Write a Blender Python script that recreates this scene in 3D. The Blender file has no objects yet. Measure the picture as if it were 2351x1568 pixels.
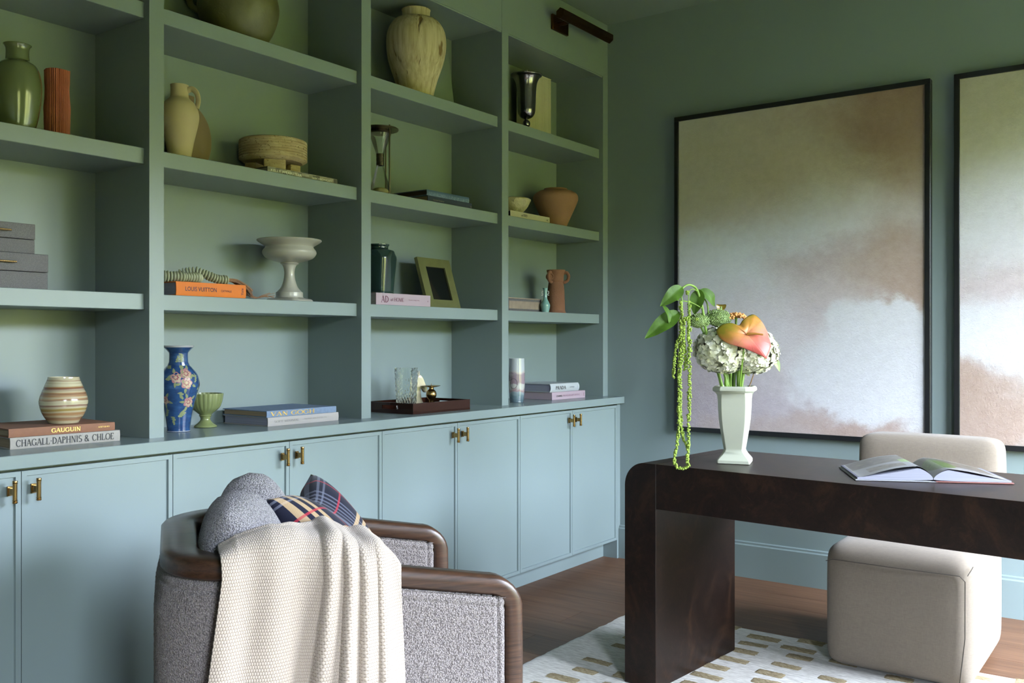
import bpy, bmesh, math, random
from math import sin, cos, pi, radians, atan2, sqrt, exp
from mathutils import Vector, Matrix, noise

random.seed(7)
SC = bpy.context.scene
COL = SC.collection

# ------------------------------------------------------------------ camera
TH = atan2(1561.5, 2153.0)
cam_d = bpy.data.cameras.new('camera')
cam_d.sensor_width = 36.0
cam_d.lens = 36.0 * 2153.0 / 2351.0
cam_d.clip_start = 0.05
cam = bpy.data.objects.new('camera', cam_d)
cam.location = (0.0, 0.0, 1.16)
cam.rotation_euler = (pi / 2, 0, TH - pi / 2)
COL.objects.link(cam)
SC.camera = cam

# ------------------------------------------------------------------ world, sun, exposure
world = bpy.data.worlds.new('sky')
SC.world = world
world.use_nodes = True
bg = world.node_tree.nodes['Background']
bg.inputs['Color'].default_value = (0.74, 0.83, 1.0, 1)
bg.inputs['Strength'].default_value = 88.0

sun_d = bpy.data.lights.new('sun', 'SUN')
sun_d.energy = 50.0
sun_d.angle = radians(1.5)
sun_d.color = (1.0, 0.94, 0.82)
sun = bpy.data.objects.new('sun', sun_d)
sun.rotation_euler = Vector((0.25, -0.62, -0.9)).to_track_quat('-Z', 'Y').to_euler()
sun.location = (0, 10, 12)
COL.objects.link(sun)

SC.view_settings.view_transform = 'Standard'
SC.view_settings.look = 'None'
SC.view_settings.gamma = 1.0
SC.view_settings.use_curve_mapping = False
SC.view_settings.exposure = 0.0
SC.cycles.caustics_reflective = False
SC.cycles.caustics_refractive = False
SC.cycles.diffuse_bounces = 3

# window openings in the wall behind the camera's right shoulder: x0, x1, z0, z1
WIN = [(-0.45, 0.35, 0.30, 2.15), (2.10, 3.18, 0.12, 2.28), (3.28, 4.40, 0.12, 2.28)]
WALL_W = -1.00          # y of the window wall
CEIL = 2.875
WX = 4.424              # x of the picture wall
WL = -1.5               # x of the wall behind the camera's left
PORT = [((w[0] + w[1]) / 2, WALL_W - 0.16, (w[2] + w[3]) / 2, w[1] - w[0], w[3] - w[2], (0, 1, 0)) for w in WIN]
for px_, py_, pz_, pw_, ph_, pd_ in PORT:
    ld = bpy.data.lights.new('window_portal', 'AREA')
    ld.shape = 'RECTANGLE'
    ld.size = pw_
    ld.size_y = ph_
    ld.cycles.is_portal = True
    lo = bpy.data.objects.new('window_portal', ld)
    lo.location = (px_, py_, pz_)
    lo.rotation_euler = Vector(pd_).to_track_quat('-Z', 'Y').to_euler()
    COL.objects.link(lo)


# ------------------------------------------------------------------ helpers: objects
def srgb(r, g, b):
    f = lambda c: (c / 255 / 12.92) if c <= 10.3 else ((c / 255 + 0.055) / 1.055) ** 2.4
    return (f(r), f(g), f(b), 1.0)


def tag(o, label=None, cat=None, group=None, kind=None):
    if label: o['label'] = label
    if cat: o['category'] = cat
    if group: o['group'] = group
    if kind: o['kind'] = kind
    return o


def thing(name, label, cat, loc=(0, 0, 0), rz=0.0, group=None):
    o = bpy.data.objects.new(name, None)
    o.empty_display_size = 0.05
    o.location = loc
    o.rotation_euler = (0, 0, rz)
    COL.objects.link(o)
    return tag(o, label, cat, group)


def obj(name, me, mat=None, parent=None, loc=(0, 0, 0), rot=(0, 0, 0), smooth=True, ang=35):
    if isinstance(me, bmesh.types.BMesh):
        bm = me
        me = bpy.data.meshes.new(name)
        bmesh.ops.recalc_face_normals(bm, faces=bm.faces)
        bm.to_mesh(me)
        bm.free()
    if smooth:
        me.polygons.foreach_set('use_smooth', [True] * len(me.polygons))
        me.set_sharp_from_angle(angle=radians(ang))
    if mat is not None and len(me.materials) == 0:
        me.materials.append(mat)
    o = bpy.data.objects.new(name, me)
    o.location = loc
    o.rotation_euler = rot
    COL.objects.link(o)
    if parent is not None:
        o.parent = parent
    return o


def struct(name, me, mat, **k):
    o = obj(name, me, mat, **k)
    if o.parent is None:
        o['kind'] = 'structure'
    return o


def bevmod(o, w=0.004, seg=2):
    m = o.modifiers.new('bevel', 'BEVEL')
    m.width = w
    m.segments = seg
    m.limit_method = 'ANGLE'
    m.angle_limit = radians(40)
    m.harden_normals = False
    return o


def sub(o, n=1):
    m = o.modifiers.new('sub', 'SUBSURF')
    m.levels = n
    m.render_levels = n
    return o


# ------------------------------------------------------------------ helpers: meshes
def box(x0, x1, y0, y1, z0, z1, bm=None):
    bm = bm or bmesh.new()
    v = [bm.verts.new((x, y, z)) for z in (z0, z1) for y in (y0, y1) for x in (x0, x1)]
    for f in ((0, 2, 3, 1), (4, 5, 7, 6), (0, 1, 5, 4), (2, 6, 7, 3), (0, 4, 6, 2), (1, 3, 7, 5)):
        bm.faces.new([v[i] for i in f])
    return bm


def bbox(x0, x1, y0, y1, z0, z1, w=0.004, seg=2):
    bm = box(x0, x1, y0, y1, z0, z1)
    bmesh.ops.bevel(bm, geom=list(bm.edges), offset=w, segments=seg, profile=0.5, affect='EDGES')
    return bm


def mesh_py(name, verts, faces, uvs=None):
    me = bpy.data.meshes.new(name)
    me.from_pydata([tuple(v) for v in verts], [], faces)
    if uvs is not None:
        l = me.uv_layers.new(name='UVMap')
        d = []
        for f in faces:
            for i in f:
                d += [uvs[i][0], uvs[i][1]]
        l.data.foreach_set('uv', d)
    me.update()
    return me


def fixn(me):
    bm = bmesh.new()
    bm.from_mesh(me)
    bmesh.ops.recalc_face_normals(bm, faces=bm.faces)
    bm.to_mesh(me)
    bm.free()
    return me


def grid(fn, nu, nv, closed=False, name='grid'):
    V, U, Fc = [], [], []
    for i in range(nu + (0 if closed else 1)):
        for j in range(nv + 1):
            u, v = i / nu, j / nv
            V.append(fn(u, v))
            U.append((u, v))
    n = nu if closed else nu + 1
    for i in range(nu):
        for j in range(nv):
            a = i * (nv + 1) + j
            b = ((i + 1) % n) * (nv + 1) + j
            Fc.append((a, b, b + 1, a + 1))
    return mesh_py(name, V, Fc, U)


def lathe(prof, n=48, mod=None, name='lathe'):
    """prof: list of (radius, z); ends with r=0 become poles."""
    V, Fc = [], []
    rings = []
    for r, z in prof:
        if r < 1e-6:
            rings.append([len(V)])
            V.append((0, 0, z))
        else:
            ring = []
            for k in range(n):
                t = 2 * pi * k / n
                rr = mod(t, z, r) if mod else r
                ring.append(len(V))
                V.append((rr * cos(t), rr * sin(t), z))
            rings.append(ring)
    for a, b in zip(rings, rings[1:]):
        for k in range(n):
            k2 = (k + 1) % n
            if len(a) == 1 and len(b) == 1:
                continue
            if len(a) == 1:
                Fc.append((a[0], b[k2], b[k]))
            elif len(b) == 1:
                Fc.append((a[k], a[k2], b[0]))
            else:
                Fc.append((a[k], a[k2], b[k2], b[k]))
    return fixn(mesh_py(name, V, Fc))


def spline(pts, n):
    """Catmull-Rom through pts (tuples of any length), n samples per span."""
    out = []
    P = [pts[0]] + list(pts) + [pts[-1]]
    for i in range(1, len(P) - 2):
        p0, p1, p2, p3 = P[i - 1], P[i], P[i + 1], P[i + 2]
        for k in range(n):
            t = k / n
            out.append(tuple(0.5 * (2 * b + (c - a) * t + (2 * a - 5 * b + 4 * c - d) * t * t + (3 * b - a - 3 * c + d) * t ** 3)
                             for a, b, c, d in zip(p0, p1, p2, p3)))
    out.append(tuple(pts[-1]))
    return out


def prof(pts, n=5):
    return [(max(r, 0.0), z) for r, z in spline(pts, n)]


def tube(pts, rad, n=8, caps=True, bm=None, flat=1.0):
    bm = bm or bmesh.new()
    pts = [Vector(p) for p in pts]
    rings = []
    up = None
    for i, p in enumerate(pts):
        t = (pts[min(i + 1, len(pts) - 1)] - pts[max(i - 1, 0)]).normalized()
        if up is None:
            up = t.orthogonal().normalized()
        else:
            up = (up - t * up.dot(t))
            up = up.normalized() if up.length > 1e-6 else t.orthogonal().normalized()
        s = t.cross(up)
        r = rad(i / (len(pts) - 1)) if callable(rad) else rad
        rings.append([bm.verts.new(p + (up * cos(2 * pi * k / n) + s * sin(2 * pi * k / n) * flat) * r) for k in range(n)])
    for a, b in zip(rings, rings[1:]):
        for k in range(n):
            bm.faces.new((a[k], a[(k + 1) % n], b[(k + 1) % n], b[k]))
    if caps:
        bm.faces.new(rings[0][::-1])
        bm.faces.new(rings[-1])
    return bm


def blob(bm, c, r, sub_=1, sc=(1, 1, 1), rot=None):
    m = Matrix.Translation(Vector(c)) @ (rot.to_4x4() if rot else Matrix.Identity(4)) @ Matrix.Diagonal((r * sc[0], r * sc[1], r * sc[2], 1))
    bmesh.ops.create_icosphere(bm, subdivisions=sub_, radius=1.0, matrix=m)


def prism(poly, y0, y1, bm=None):
    """polygon in xz, extruded along y"""
    bm = bm or bmesh.new()
    a = [bm.verts.new((x, y0, z)) for x, z in poly]
    b = [bm.verts.new((x, y1, z)) for x, z in poly]
    n = len(poly)
    bm.faces.new(a)
    bm.faces.new(b[::-1])
    for k in range(n):
        bm.faces.new((a[k], b[k], b[(k + 1) % n], a[(k + 1) % n]))
    return bm


# ------------------------------------------------------------------ helpers: materials
class NT:
    def __init__(s, name):
        s.m = bpy.data.materials.new(name)
        s.m.use_nodes = True
        s.t = s.m.node_tree
        s.b = s.t.nodes['Principled BSDF']

    def n(s, typ, **k):
        nd = s.t.nodes.new(typ)
        for a, v in k.items():
            setattr(nd, a, v)
        return nd

    def l(s, a, b):
        s.t.links.new(a, b)

    def set(s, nd, i, v):
        if hasattr(v, 'is_output') or hasattr(v, 'links'):
            s.l(v, nd.inputs[i])
        else:
            nd.inputs[i].default_value = v

    def math(s, op, a, b=None, c=None, clamp=False):
        nd = s.n('ShaderNodeMath', operation=op)
        nd.use_clamp = clamp
        s.set(nd, 0, a)
        if b is not None: s.set(nd, 1, b)
        if c is not None: s.set(nd, 2, c)
        return nd.outputs[0]

    def coord(s, kind='Object'):
        return s.n('ShaderNodeTexCoord').outputs[kind]

    def mapping(s, vec, scale=(1, 1, 1), loc=(0, 0, 0), rot=(0, 0, 0)):
        nd = s.n('ShaderNodeMapping')
        s.l(vec, nd.inputs['Vector'])
        nd.inputs['Scale'].default_value = scale
        nd.inputs['Location'].default_value = loc
        nd.inputs['Rotation'].default_value = rot
        return nd.outputs[0]

    def noise(s, vec, scale, detail=3.0, rough=0.5, dist=0.0, out='Fac'):
        nd = s.n('ShaderNodeTexNoise')
        s.l(vec, nd.inputs['Vector'])
        nd.inputs['Scale'].default_value = scale
        nd.inputs['Detail'].default_value = detail
        nd.inputs['Roughness'].default_value = rough
        nd.inputs['Distortion'].default_value = dist
        return nd.outputs[0 if out == 'Fac' else 1]

    def voro(s, vec, scale, feature='F1', out=0, rnd=1.0):
        nd = s.n('ShaderNodeTexVoronoi', feature=feature)
        s.l(vec, nd.inputs['Vector'])
        nd.inputs['Scale'].default_value = scale
        nd.inputs['Randomness'].default_value = rnd
        return nd.outputs[out]

    def ramp(s, fac, stops, interp='LINEAR'):
        nd = s.n('ShaderNodeValToRGB')
        nd.color_ramp.interpolation = interp
        e = nd.color_ramp.elements
        e[0].position, e[0].color = stops[0]
        e[1].position, e[1].color = stops[-1]
        for p, c in stops[1:-1]:
            x = e.new(p)
            x.color = c
        s.l(fac, nd.inputs[0])
        return nd.outputs[0]

    def mix(s, fac, a, b, mode='MIX'):
        nd = s.n('ShaderNodeMix', data_type='RGBA', blend_type=mode)
        s.set(nd, 0, fac)
        s.set(nd, 6, a)
        s.set(nd, 7, b)
        return nd.outputs[2]

    def smooth(s, x, a, b):
        nd = s.n('ShaderNodeMapRange', interpolation_type='SMOOTHSTEP')
        s.set(nd, 0, x)
        nd.inputs[1].default_value = a
        nd.inputs[2].default_value = b
        return nd.outputs[0]

    def bump(s, h, strength=0.3, dist=0.002, prev=None):
        nd = s.n('ShaderNodeBump')
        nd.inputs['Strength'].default_value = strength
        nd.inputs['Distance'].default_value = dist
        s.l(h, nd.inputs['Height'])
        if prev: s.l(prev, nd.inputs['Normal'])
        s.l(nd.outputs[0], s.b.inputs['Normal'])
        return nd.outputs[0]

    def col(s, v): s.set(s.b, 'Base Color', v)

    def p(s, **k):
        for a, v in k.items():
            s.set(s.b, {'rough': 'Roughness', 'metal': 'Metallic', 'spec': 'Specular IOR Level', 'coat': 'Coat Weight',
                        'coatr': 'Coat Roughness', 'trans': 'Transmission Weight', 'ior': 'IOR', 'sheen': 'Sheen Weight',
                        'sss': 'Subsurface Weight', 'alpha': 'Alpha'}[a], v)
        return s


def plain(name, c, rough=0.5, var=0.0, vscale=8.0, bump=0.0, bscale=60.0, bdist=0.002, **k):
    t = NT(name)
    if var > 0:
        f = t.noise(t.coord(), vscale, 4.0)
        d = tuple(x * (1 - var) for x in c[:3]) + (1,)
        e = tuple(min(1, x * (1 + var)) for x in c[:3]) + (1,)
        t.col(t.ramp(f, [(0.3, d), (0.7, e)]))
    else:
        t.col(c)
    if bump > 0:
        t.bump(t.noise(t.coord(), bscale, 4.0), bump, bdist)
    t.p(rough=rough, **k)
    return t.m


# ================================================================== MATERIALS OF THE ROOM
PAINT_C = srgb(120, 134, 134)
M = {}


def paint(name, rough, bump=0.04, k=1.0):
    t = NT(name)
    v = t.noise(t.coord(), 1.7, 2.0)
    c = tuple(x * k for x in PAINT_C[:3])
    t.col(t.ramp(v, [(0.3, tuple(x * 0.97 for x in c[:3]) + (1,)), (0.7, tuple(x * 1.03 for x in c[:3]) + (1,))]))
    t.bump(t.noise(t.coord(), 220.0, 3.0), bump, 0.001)
    t.p(rough=rough, spec=0.5)
    return t.m


M['wall'] = paint('wall_paint', 0.55, 0.10)
M['joinery'] = paint('joinery_satin_paint', 0.38, 0.03)
M['counter'] = paint('worktop_gloss_paint', 0.26, 0.02)
M['gap'] = plain('shadow_gap', srgb(40, 46, 50), 0.8)


def wood_floor():
    t = NT('oak_floor')
    oi = t.n('ShaderNodeObjectInfo')
    co = t.coord('Object')
    add = t.n('ShaderNodeVectorMath', operation='ADD')
    t.l(co, add.inputs[0])
    sc = t.n('ShaderNodeVectorMath', operation='SCALE')
    cmb = t.n('ShaderNodeCombineXYZ')
    t.l(oi.outputs['Random'], cmb.inputs[0]); t.l(oi.outputs['Random'], cmb.inputs[1])
    t.l(cmb.outputs[0], sc.inputs[0]); sc.inputs['Scale'].default_value = 37.0
    t.l(sc.outputs[0], add.inputs[1])
    v = t.mapping(add.outputs[0], scale=(22, 1.1, 22))
    g = t.noise(v, 2.2, 6.0, 0.65, 0.6)
    g2 = t.noise(t.mapping(add.outputs[0], scale=(110, 3.0, 110)), 2.0, 3.0)
    base = t.ramp(g, [(0.25, srgb(76, 52, 37)), (0.5, srgb(102, 73, 53)), (0.8, srgb(126, 94, 70))])
    c2 = t.mix(0.30, base, t.ramp(g2, [(0.3, srgb(62, 45, 35)), (0.7, srgb(124, 97, 76))]))
    tone = t.ramp(oi.outputs['Random'], [(0, (0.82, 0.8, 0.78, 1)), (1, (1.12, 1.1, 1.08, 1))])
    t.col(t.mix(1.0, c2, tone, 'MULTIPLY'))
    t.bump(g2, 0.12, 0.001)
    t.p(rough=0.45, spec=0.22)
    return t.m


M['floor'] = wood_floor()
M['subfloor'] = plain('subfloor', srgb(38, 28, 22), 0.9)


def burl():
    t = NT('dark_burl_wood')
    co = t.coord()
    n1 = t.noise(t.mapping(co, scale=(1, 1, 0.75)), 7.0, 6.0, 0.7, 1.6)
    n2 = t.noise(co, 34.0, 5.0, 0.7, 2.5)
    n3 = t.voro(t.mapping(co, scale=(1, 1, 0.6)), 30.0)
    base = t.ramp(n1, [(0.30, srgb(14, 9, 7)), (0.52, srgb(28, 18, 14)), (0.75, srgb(60, 40, 27))])
    c2 = t.mix(0.35, base, t.ramp(n2, [(0.35, srgb(12, 8, 6)), (0.62, srgb(38, 24, 17)), (0.8, srgb(84, 56, 38))]))
    k = t.math('MULTIPLY', t.smooth(n3, 0.16, 0.02), t.smooth(n1, 0.5, 0.62))
    t.col(t.mix(k, c2, srgb(8, 6, 5)))
    t.bump(n2, 0.05, 0.001)
    t.p(rough=0.36, spec=0.24)
    return t.m


M['burl'] = burl()


def linen(name, c):
    t = NT(name)
    co = t.coord()
    wx = t.noise(t.mapping(co, scale=(1, 1, 0.08)), 760.0, 2.0)
    wy = t.noise(t.mapping(co, scale=(0.08, 0.08, 1)), 760.0, 2.0)
    f = t.math('ADD', t.math('MULTIPLY', wx, 0.5), t.math('MULTIPLY', wy, 0.5))
    t.col(t.ramp(f, [(0.32, tuple(x * 0.84 for x in c[:3]) + (1,)), (0.68, tuple(min(1, x * 1.10) for x in c[:3]) + (1,))]))
    t.bump(f, 0.22, 0.001)
    t.p(rough=0.9, spec=0.15, sheen=0.1)
    return t.m


M['linen'] = linen('oatmeal_linen', srgb(122, 112, 100))


def rug_mat():
    t = NT('ivory_wool')
    co = t.coord()
    rib = t.noise(t.mapping(co, scale=(130, 30, 30)), 1.0, 3.0, 0.6)
    lo = t.noise(co, 3.5, 3.0)
    c = t.ramp(rib, [(0.3, srgb(168, 164, 156)), (0.7, srgb(214, 211, 204))])
    t.col(t.mix(t.math('MULTIPLY', t.smooth(lo, 0.4, 0.75), 0.22), c, srgb(180, 170, 152)))
    t.bump(rib, 0.7, 0.004)
    t.p(rough=0.95, spec=0.1, sheen=0.15)
    return t.m


M['rug'] = rug_mat()


def jute_mat():
    t = NT('golden_jute_loops')
    co = t.coord('Object')
    n1 = t.noise(t.mapping(co, scale=(150, 60, 60)), 1.0, 4.0, 0.7)
    t.col(t.ramp(n1, [(0.3, srgb(120, 106, 80)), (0.55, srgb(160, 145, 115)), (0.75, srgb(188, 176, 148))]))
    t.bump(n1, 1.0, 0.006)
    t.p(rough=0.95, spec=0.1)
    return t.m


M['jute'] = jute_mat()
M['brass'] = plain('aged_brass', srgb(158, 130, 84), 0.26, 0.06, 40, metal=1.0)
M['bronze'] = plain('dark_bronze', srgb(78, 52, 24), 0.34, 0.08, 30, metal=1.0)
M['blackwood'] = plain('black_lacquered_wood', srgb(17, 18, 20), 0.35)
M['white_frame'] = plain('white_window_paint', srgb(225, 228, 226), 0.4)
M['grass'] = plain('lawn_grass', srgb(66, 70, 22), 0.9, 0.2, 3.0)
M['hedge'] = plain('hedge_leaves', srgb(92, 93, 42), 0.9, 0.35, 5.0)


def pane_mat():
    t = NT('window_glass')
    tr = t.n('ShaderNodeBsdfTransparent')
    gl = t.n('ShaderNodeBsdfGlossy')
    gl.inputs['Roughness'].default_value = 0.02
    mx = t.n('ShaderNodeMixShader')
    mx.inputs[0].default_value = 0.05
    t.l(tr.outputs[0], mx.inputs[1]); t.l(gl.outputs[0], mx.inputs[2])
    t.l(mx.outputs[0], t.t.nodes['Material Output'].inputs[0])
    return t.m


M['pane'] = pane_mat()

# ================================================================== ROOM SHELL
YB = 2.89               # y of the wall behind the shelving
fl = struct('floor', box(WL - 0.2, WX + 0.2, WALL_W - 0.2, YB + 0.2, -0.06, -0.018), M['subfloor'])
PW = 0.19
meshes = {}
k = 0
x = WL
while x < WX - 0.001:
    x1 = min(x + PW, WX)
    y = WALL_W - random.uniform(0.1, 1.5)
    while y < YB:
        L = random.choice((1.5, 1.8, 2.1))
        ya, yb = max(y, WALL_W), min(y + L, YB)
        if yb - ya > 0.05:
            key = (round(x1 - x, 3), round(yb - ya, 3))
            if key not in meshes:
                bm = box(0.0007, key[0] - 0.0007, 0.0007, key[1] - 0.0007, -0.018, 0.0)
                me = bpy.data.meshes.new('plank')
                bmesh.ops.recalc_face_normals(bm, faces=bm.faces)
                bm.to_mesh(me); bm.free()
                me.materials.append(M['floor'])
                meshes[key] = me
            o = bpy.data.objects.new('plank', meshes[key])
            o.location = (x, ya, 0)
            o.parent = fl
            COL.objects.link(o)
        y += L
    x = x1

struct('ceiling', box(WL - 0.2, WX + 0.2, WALL_W - 0.2, YB + 0.2, CEIL, CEIL + 0.25), M['wall'])
struct('wall_back', box(WL - 0.2, WX + 0.2, YB, YB + 0.2, -0.06, CEIL), M['wall'])
struct('wall_right', box(WX, WX + 0.2, WALL_W - 0.2, YB, -0.06, CEIL), M['wall'])
struct('wall_left', box(WL - 0.16, WL, WALL_W - 0.2, YB, -0.06, CEIL), M['wall'])
bm = bmesh.new()
y0, y1 = WALL_W - 0.16, WALL_W
xs = [WL] + [v for w in WIN for v in (w[0], w[1])] + [WX]
for a, b in zip(xs[0::2], xs[1::2]):
    box(a, b, y0, y1, -0.06, CEIL, bm)
for w in WIN:
    box(w[0], w[1], y0, y1, -0.06, w[2], bm)
    box(w[0], w[1], y0, y1, w[3], CEIL, bm)
struct('wall_window', bm, M['wall'])
for i, (x0, x1, z0, z1) in enumerate(WIN):
    yf0, yf1 = WALL_W - 0.12, WALL_W - 0.06
    bm = bmesh.new()
    box(x0, x0 + 0.045, yf0, yf1, z0, z1, bm); box(x1 - 0.045, x1, yf0, yf1, z0, z1, bm)
    box(x0, x1, yf0, yf1, z0, z0 + 0.05, bm); box(x0, x1, yf0, yf1, z1 - 0.05, z1, bm)
    n = 2 if x1 - x0 > 1.1 else 1
    for q in range(1, n):
        xm = x0 + (x1 - x0) * q / n
        box(xm - 0.025, xm + 0.025, yf0, yf1, z0, z1, bm)
    w = struct('window_%d' % (i + 1), bm, M['white_frame'])
    obj('pane', box(x0 + 0.045, x1 - 0.045, WALL_W - 0.092, WALL_W - 0.088, z0 + 0.05, z1 - 0.05), M['pane'], w)
    obj('window_sill', bbox(x0 - 0.04, x1 + 0.04, WALL_W - 0.15, WALL_W + 0.04, z0 - 0.03, z0, 0.004), M['white_frame'], w)

# skirting along the picture wall: tall board with a stepped cap
BB = [(0, 0), (-0.018, 0), (-0.018, 0.158), (-0.012, 0.164), (-0.012, 0.172), (-0.006, 0.176), (0, 0.176)]
bm = bmesh.new()
ya, yb = WALL_W, 2.488
a = [bm.verts.new((WX + p[0], ya, p[1])) for p in BB]
b = [bm.verts.new((WX + p[0], yb, p[1])) for p in BB]
for q in range(len(BB)):
    bm.faces.new((a[q], a[(q + 1) % len(BB)], b[(q + 1) % len(BB)], b[q]))
bm.faces.new(a[::-1]); bm.faces.new(b)
struct('baseboard_right', bm, M['joinery'])

# garden outside the windows
struct('lawn', box(-40, 40, -40, 30, -0.7, -0.5), M['grass'])
V = []
def hedge_pt(u, v):
    x = -26 + 56 * u
    a = pi * v
    r = 1.0 + 0.25 * noise.noise(Vector((x * 0.9, v * 5, 3)))
    return (x, -13 - 2.2 * r * cos(a), -0.5 + 4.3 * r * sin(a) * (1 + 0.22 * noise.noise(Vector((x * 0.35, 0, 9)))))
struct('hedge_row', grid(hedge_pt, 160, 14, name='hedge_row'), M['hedge'])

# ================================================================== BUILT-IN SHELVING
D = 2.567
BK = 2.867
POST = [0.761, 1.661, 2.561, 3.461, 4.374]
PWD = 0.050
SH = [(1.257, 1.306), (1.702, 1.751), (2.148, 2.197)]
FB = 2.588
bc = thing('bookcase', 'tall grey-green built-in open shelving of four bays above the worktop', 'bookcase', (0, 0, 0.865))
Z0 = 0.865
for px in POST:
    bm = box(px, px + PWD, D, BK, 0, FB - Z0)
    box(px, px + PWD, D + 0.021, BK, FB - Z0, FB + 0.03 - Z0, bm)
    obj('upright', bm, M['joinery'], bc, smooth=False)
for i in range(4):
    xa, xb = POST[i] + PWD, POST[i + 1]
    obj('back_panel', box(xa, xb, BK, BK + 0.018, 0, FB + 0.02 - Z0), M['joinery'], bc, smooth=False)
    for s0, s1 in SH:
        bevmod(obj('shelf', box(xa + 0.0006, xb - 0.0006, D + 0.024, BK, s0 - Z0, s1 - Z0), M['joinery'], bc, smooth=False), 0.0015, 1)
    obj('top_board', box(xa, xb, D + 0.012, BK, FB + 0.010 - Z0, FB + 0.03 - Z0), M['joinery'], bc, smooth=False)
    xe = POST[i + 1] - 0.0025 if i < 3 else WX - 0.001
    obj('fascia', box(POST[i] - (0.0 if i else 0), xe, D, D + 0.02, FB - Z0, CEIL - 0.001 - Z0), M['joinery'], bc, smooth=False)
    obj('fascia_lip', box(xa, xb, D + 0.004, D + 0.012, FB - 0.006 - Z0, FB - Z0), M['joinery'], bc, smooth=False)

# worktop
wt = obj('worktop', bbox(0.70, WX - 0.001, 2.463, BK + 0.02, 0.829, 0.865, 0.0015, 1), M['counter'], smooth=False)
tag(wt, 'long painted grey-blue worktop running over the row of base cabinets', 'worktop')

# base cabinets
SEAM = [0.785, 1.690, 2.593, 3.497, 4.390]
DY = 2.490


def door_mesh(w, h):
    bm = box(0, w, 0, 0.022, 0, h)
    bmesh.ops.recalc_face_normals(bm, faces=bm.faces)
    bm.normal_update()
    bm.faces.ensure_lookup_table()
    f = min(bm.faces, key=lambda q: q.calc_center_median().y)
    r = bmesh.ops.inset_region(bm, faces=[f], thickness=0.019, depth=0)
    r = bmesh.ops.inset_region(bm, faces=[f], thickness=0.0022, depth=-0.007)
    return bm


def handle_parts(parent, x, z):
    zc = z
    pr = [(0, -0.0295), (0.0058, -0.0295), (0.0066, -0.0275), (0.0066, -0.0255), (0.0052, -0.0245), (0.0066, -0.0225), (0.0066, -0.0212),
          (0.0056, -0.0205), (0.0056, 0.0205), (0.0066, 0.0212), (0.0066, 0.0225), (0.0052, 0.0245), (0.0066, 0.0255),
          (0.0066, 0.0275), (0.0058, 0.0295), (0, 0.0295)]
    h = obj('handle', lathe(pr, 20), M['brass'], parent, (x, -0.030, zc))
    tag(h, 'brass T-bar handle')
    bm = box(-0.0045, 0.0045, 0.0, 0.026, -0.0085, 0.0085)
    bmesh.ops.bevel(bm, geom=list(bm.edges), offset=0.0012, segments=1, affect='EDGES')
    box(-0.0065, 0.0065, 0.026, 0.030, -0.0125, 0.0125, bm)
    hh = bm
    me = h.data
    b2 = bmesh.new(); b2.from_mesh(me)
    tmp = bpy.data.meshes.new('t'); hh.to_mesh(tmp); b2.from_mesh(tmp); hh.free()
    bmesh.ops.recalc_face_normals(b2, faces=b2.faces)
    b2.to_mesh(me); b2.free(); bpy.data.meshes.remove(tmp)
    me.polygons.foreach_set('use_smooth', [True] * len(me.polygons))
    me.set_sharp_from_angle(angle=radians(30))
    return h


CABL = ['leftmost base cabinet, below the striped round vase',
        'base cabinet behind the armchair, below the blue floral vase',
        'base cabinet below the brown tray with the crystal vase',
        'base cabinet nearest the picture wall, below the white and pink books']
for i in range(4):
    xa, xb = SEAM[i], SEAM[i + 1]
    c = thing('base_cabinet', 'pale grey-blue two-door ' + CABL[i], 'cabinet', ((xa + xb) / 2, DY, 0), group='painted base cabinets under the worktop')
    hw = (xb - xa) / 2
    obj('carcass', box(-hw + 0.001, hw - 0.001, 0.0235, BK - DY, 0.098, 0.8285), M['gap'] if False else M['joinery'], c, smooth=False)
    obj('toe_kick', box(-hw, hw - (0.0 if i < 3 else 0.0), 0.085, 0.105, 0.0, 0.0985), M['joinery'], c, smooth=False)
    for s in (-1, 1):
        w = hw - 0.0022
        d = obj('door', door_mesh(w, 0.720), M['joinery'], c, ((-hw + 0.0012) if s < 0 else 0.0010, 0, 0.099), smooth=False)
        handle_parts(d, w - 0.030 if s < 0 else 0.030, 0.771 - 0.099)
    if i == 3:
        obj('end_panel', box(hw, WX - 0.0005 - (xa + xb) / 2, 0.0, BK - DY, 0.0, 0.8285), M['joinery'], c, smooth=False)

# gallery light over the last bay
gl = thing('picture_light', 'dark brass gallery light mounted on the fascia above the bay beside the picture wall', 'wall light', (3.937, D, 2.740))
bevmod(obj('backplate', box(-0.072, 0.072, -0.014, 0.0, -0.036, 0.040), M['bronze'], gl), 0.003, 2)
obj('arm', tube([(-0.02, -0.012, 0.0), (-0.02, -0.05, 0.0), (-0.02, -0.085, 0.004)], 0.012, 12), M['bronze'], gl)
hexa = [(-0.024, 0.0), (-0.012, 0.024), (0.012, 0.024), (0.024, 0.0), (0.012, -0.024), (-0.012, -0.024)]
bm = bmesh.new()
a = [bm.verts.new((-0.135, -0.095 + p[0] * cos(0.5) - p[1] * sin(0.5), 0.008 + p[0] * sin(0.5) + p[1] * cos(0.5))) for p in hexa]
b = [bm.verts.new((0.345, -0.095 + p[0] * cos(0.5) - p[1] * sin(0.5), 0.008 + p[0] * sin(0.5) + p[1] * cos(0.5))) for p in hexa]
for q in range(6):
    bm.faces.new((a[q], a[(q + 1) % 6], b[(q + 1) % 6], b[q]))
bm.faces.new(a); bm.faces.new(b[::-1])
sd = obj('shade', bm, M['bronze'], gl, smooth=False)
bevmod(sd, 0.0015, 2)


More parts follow.
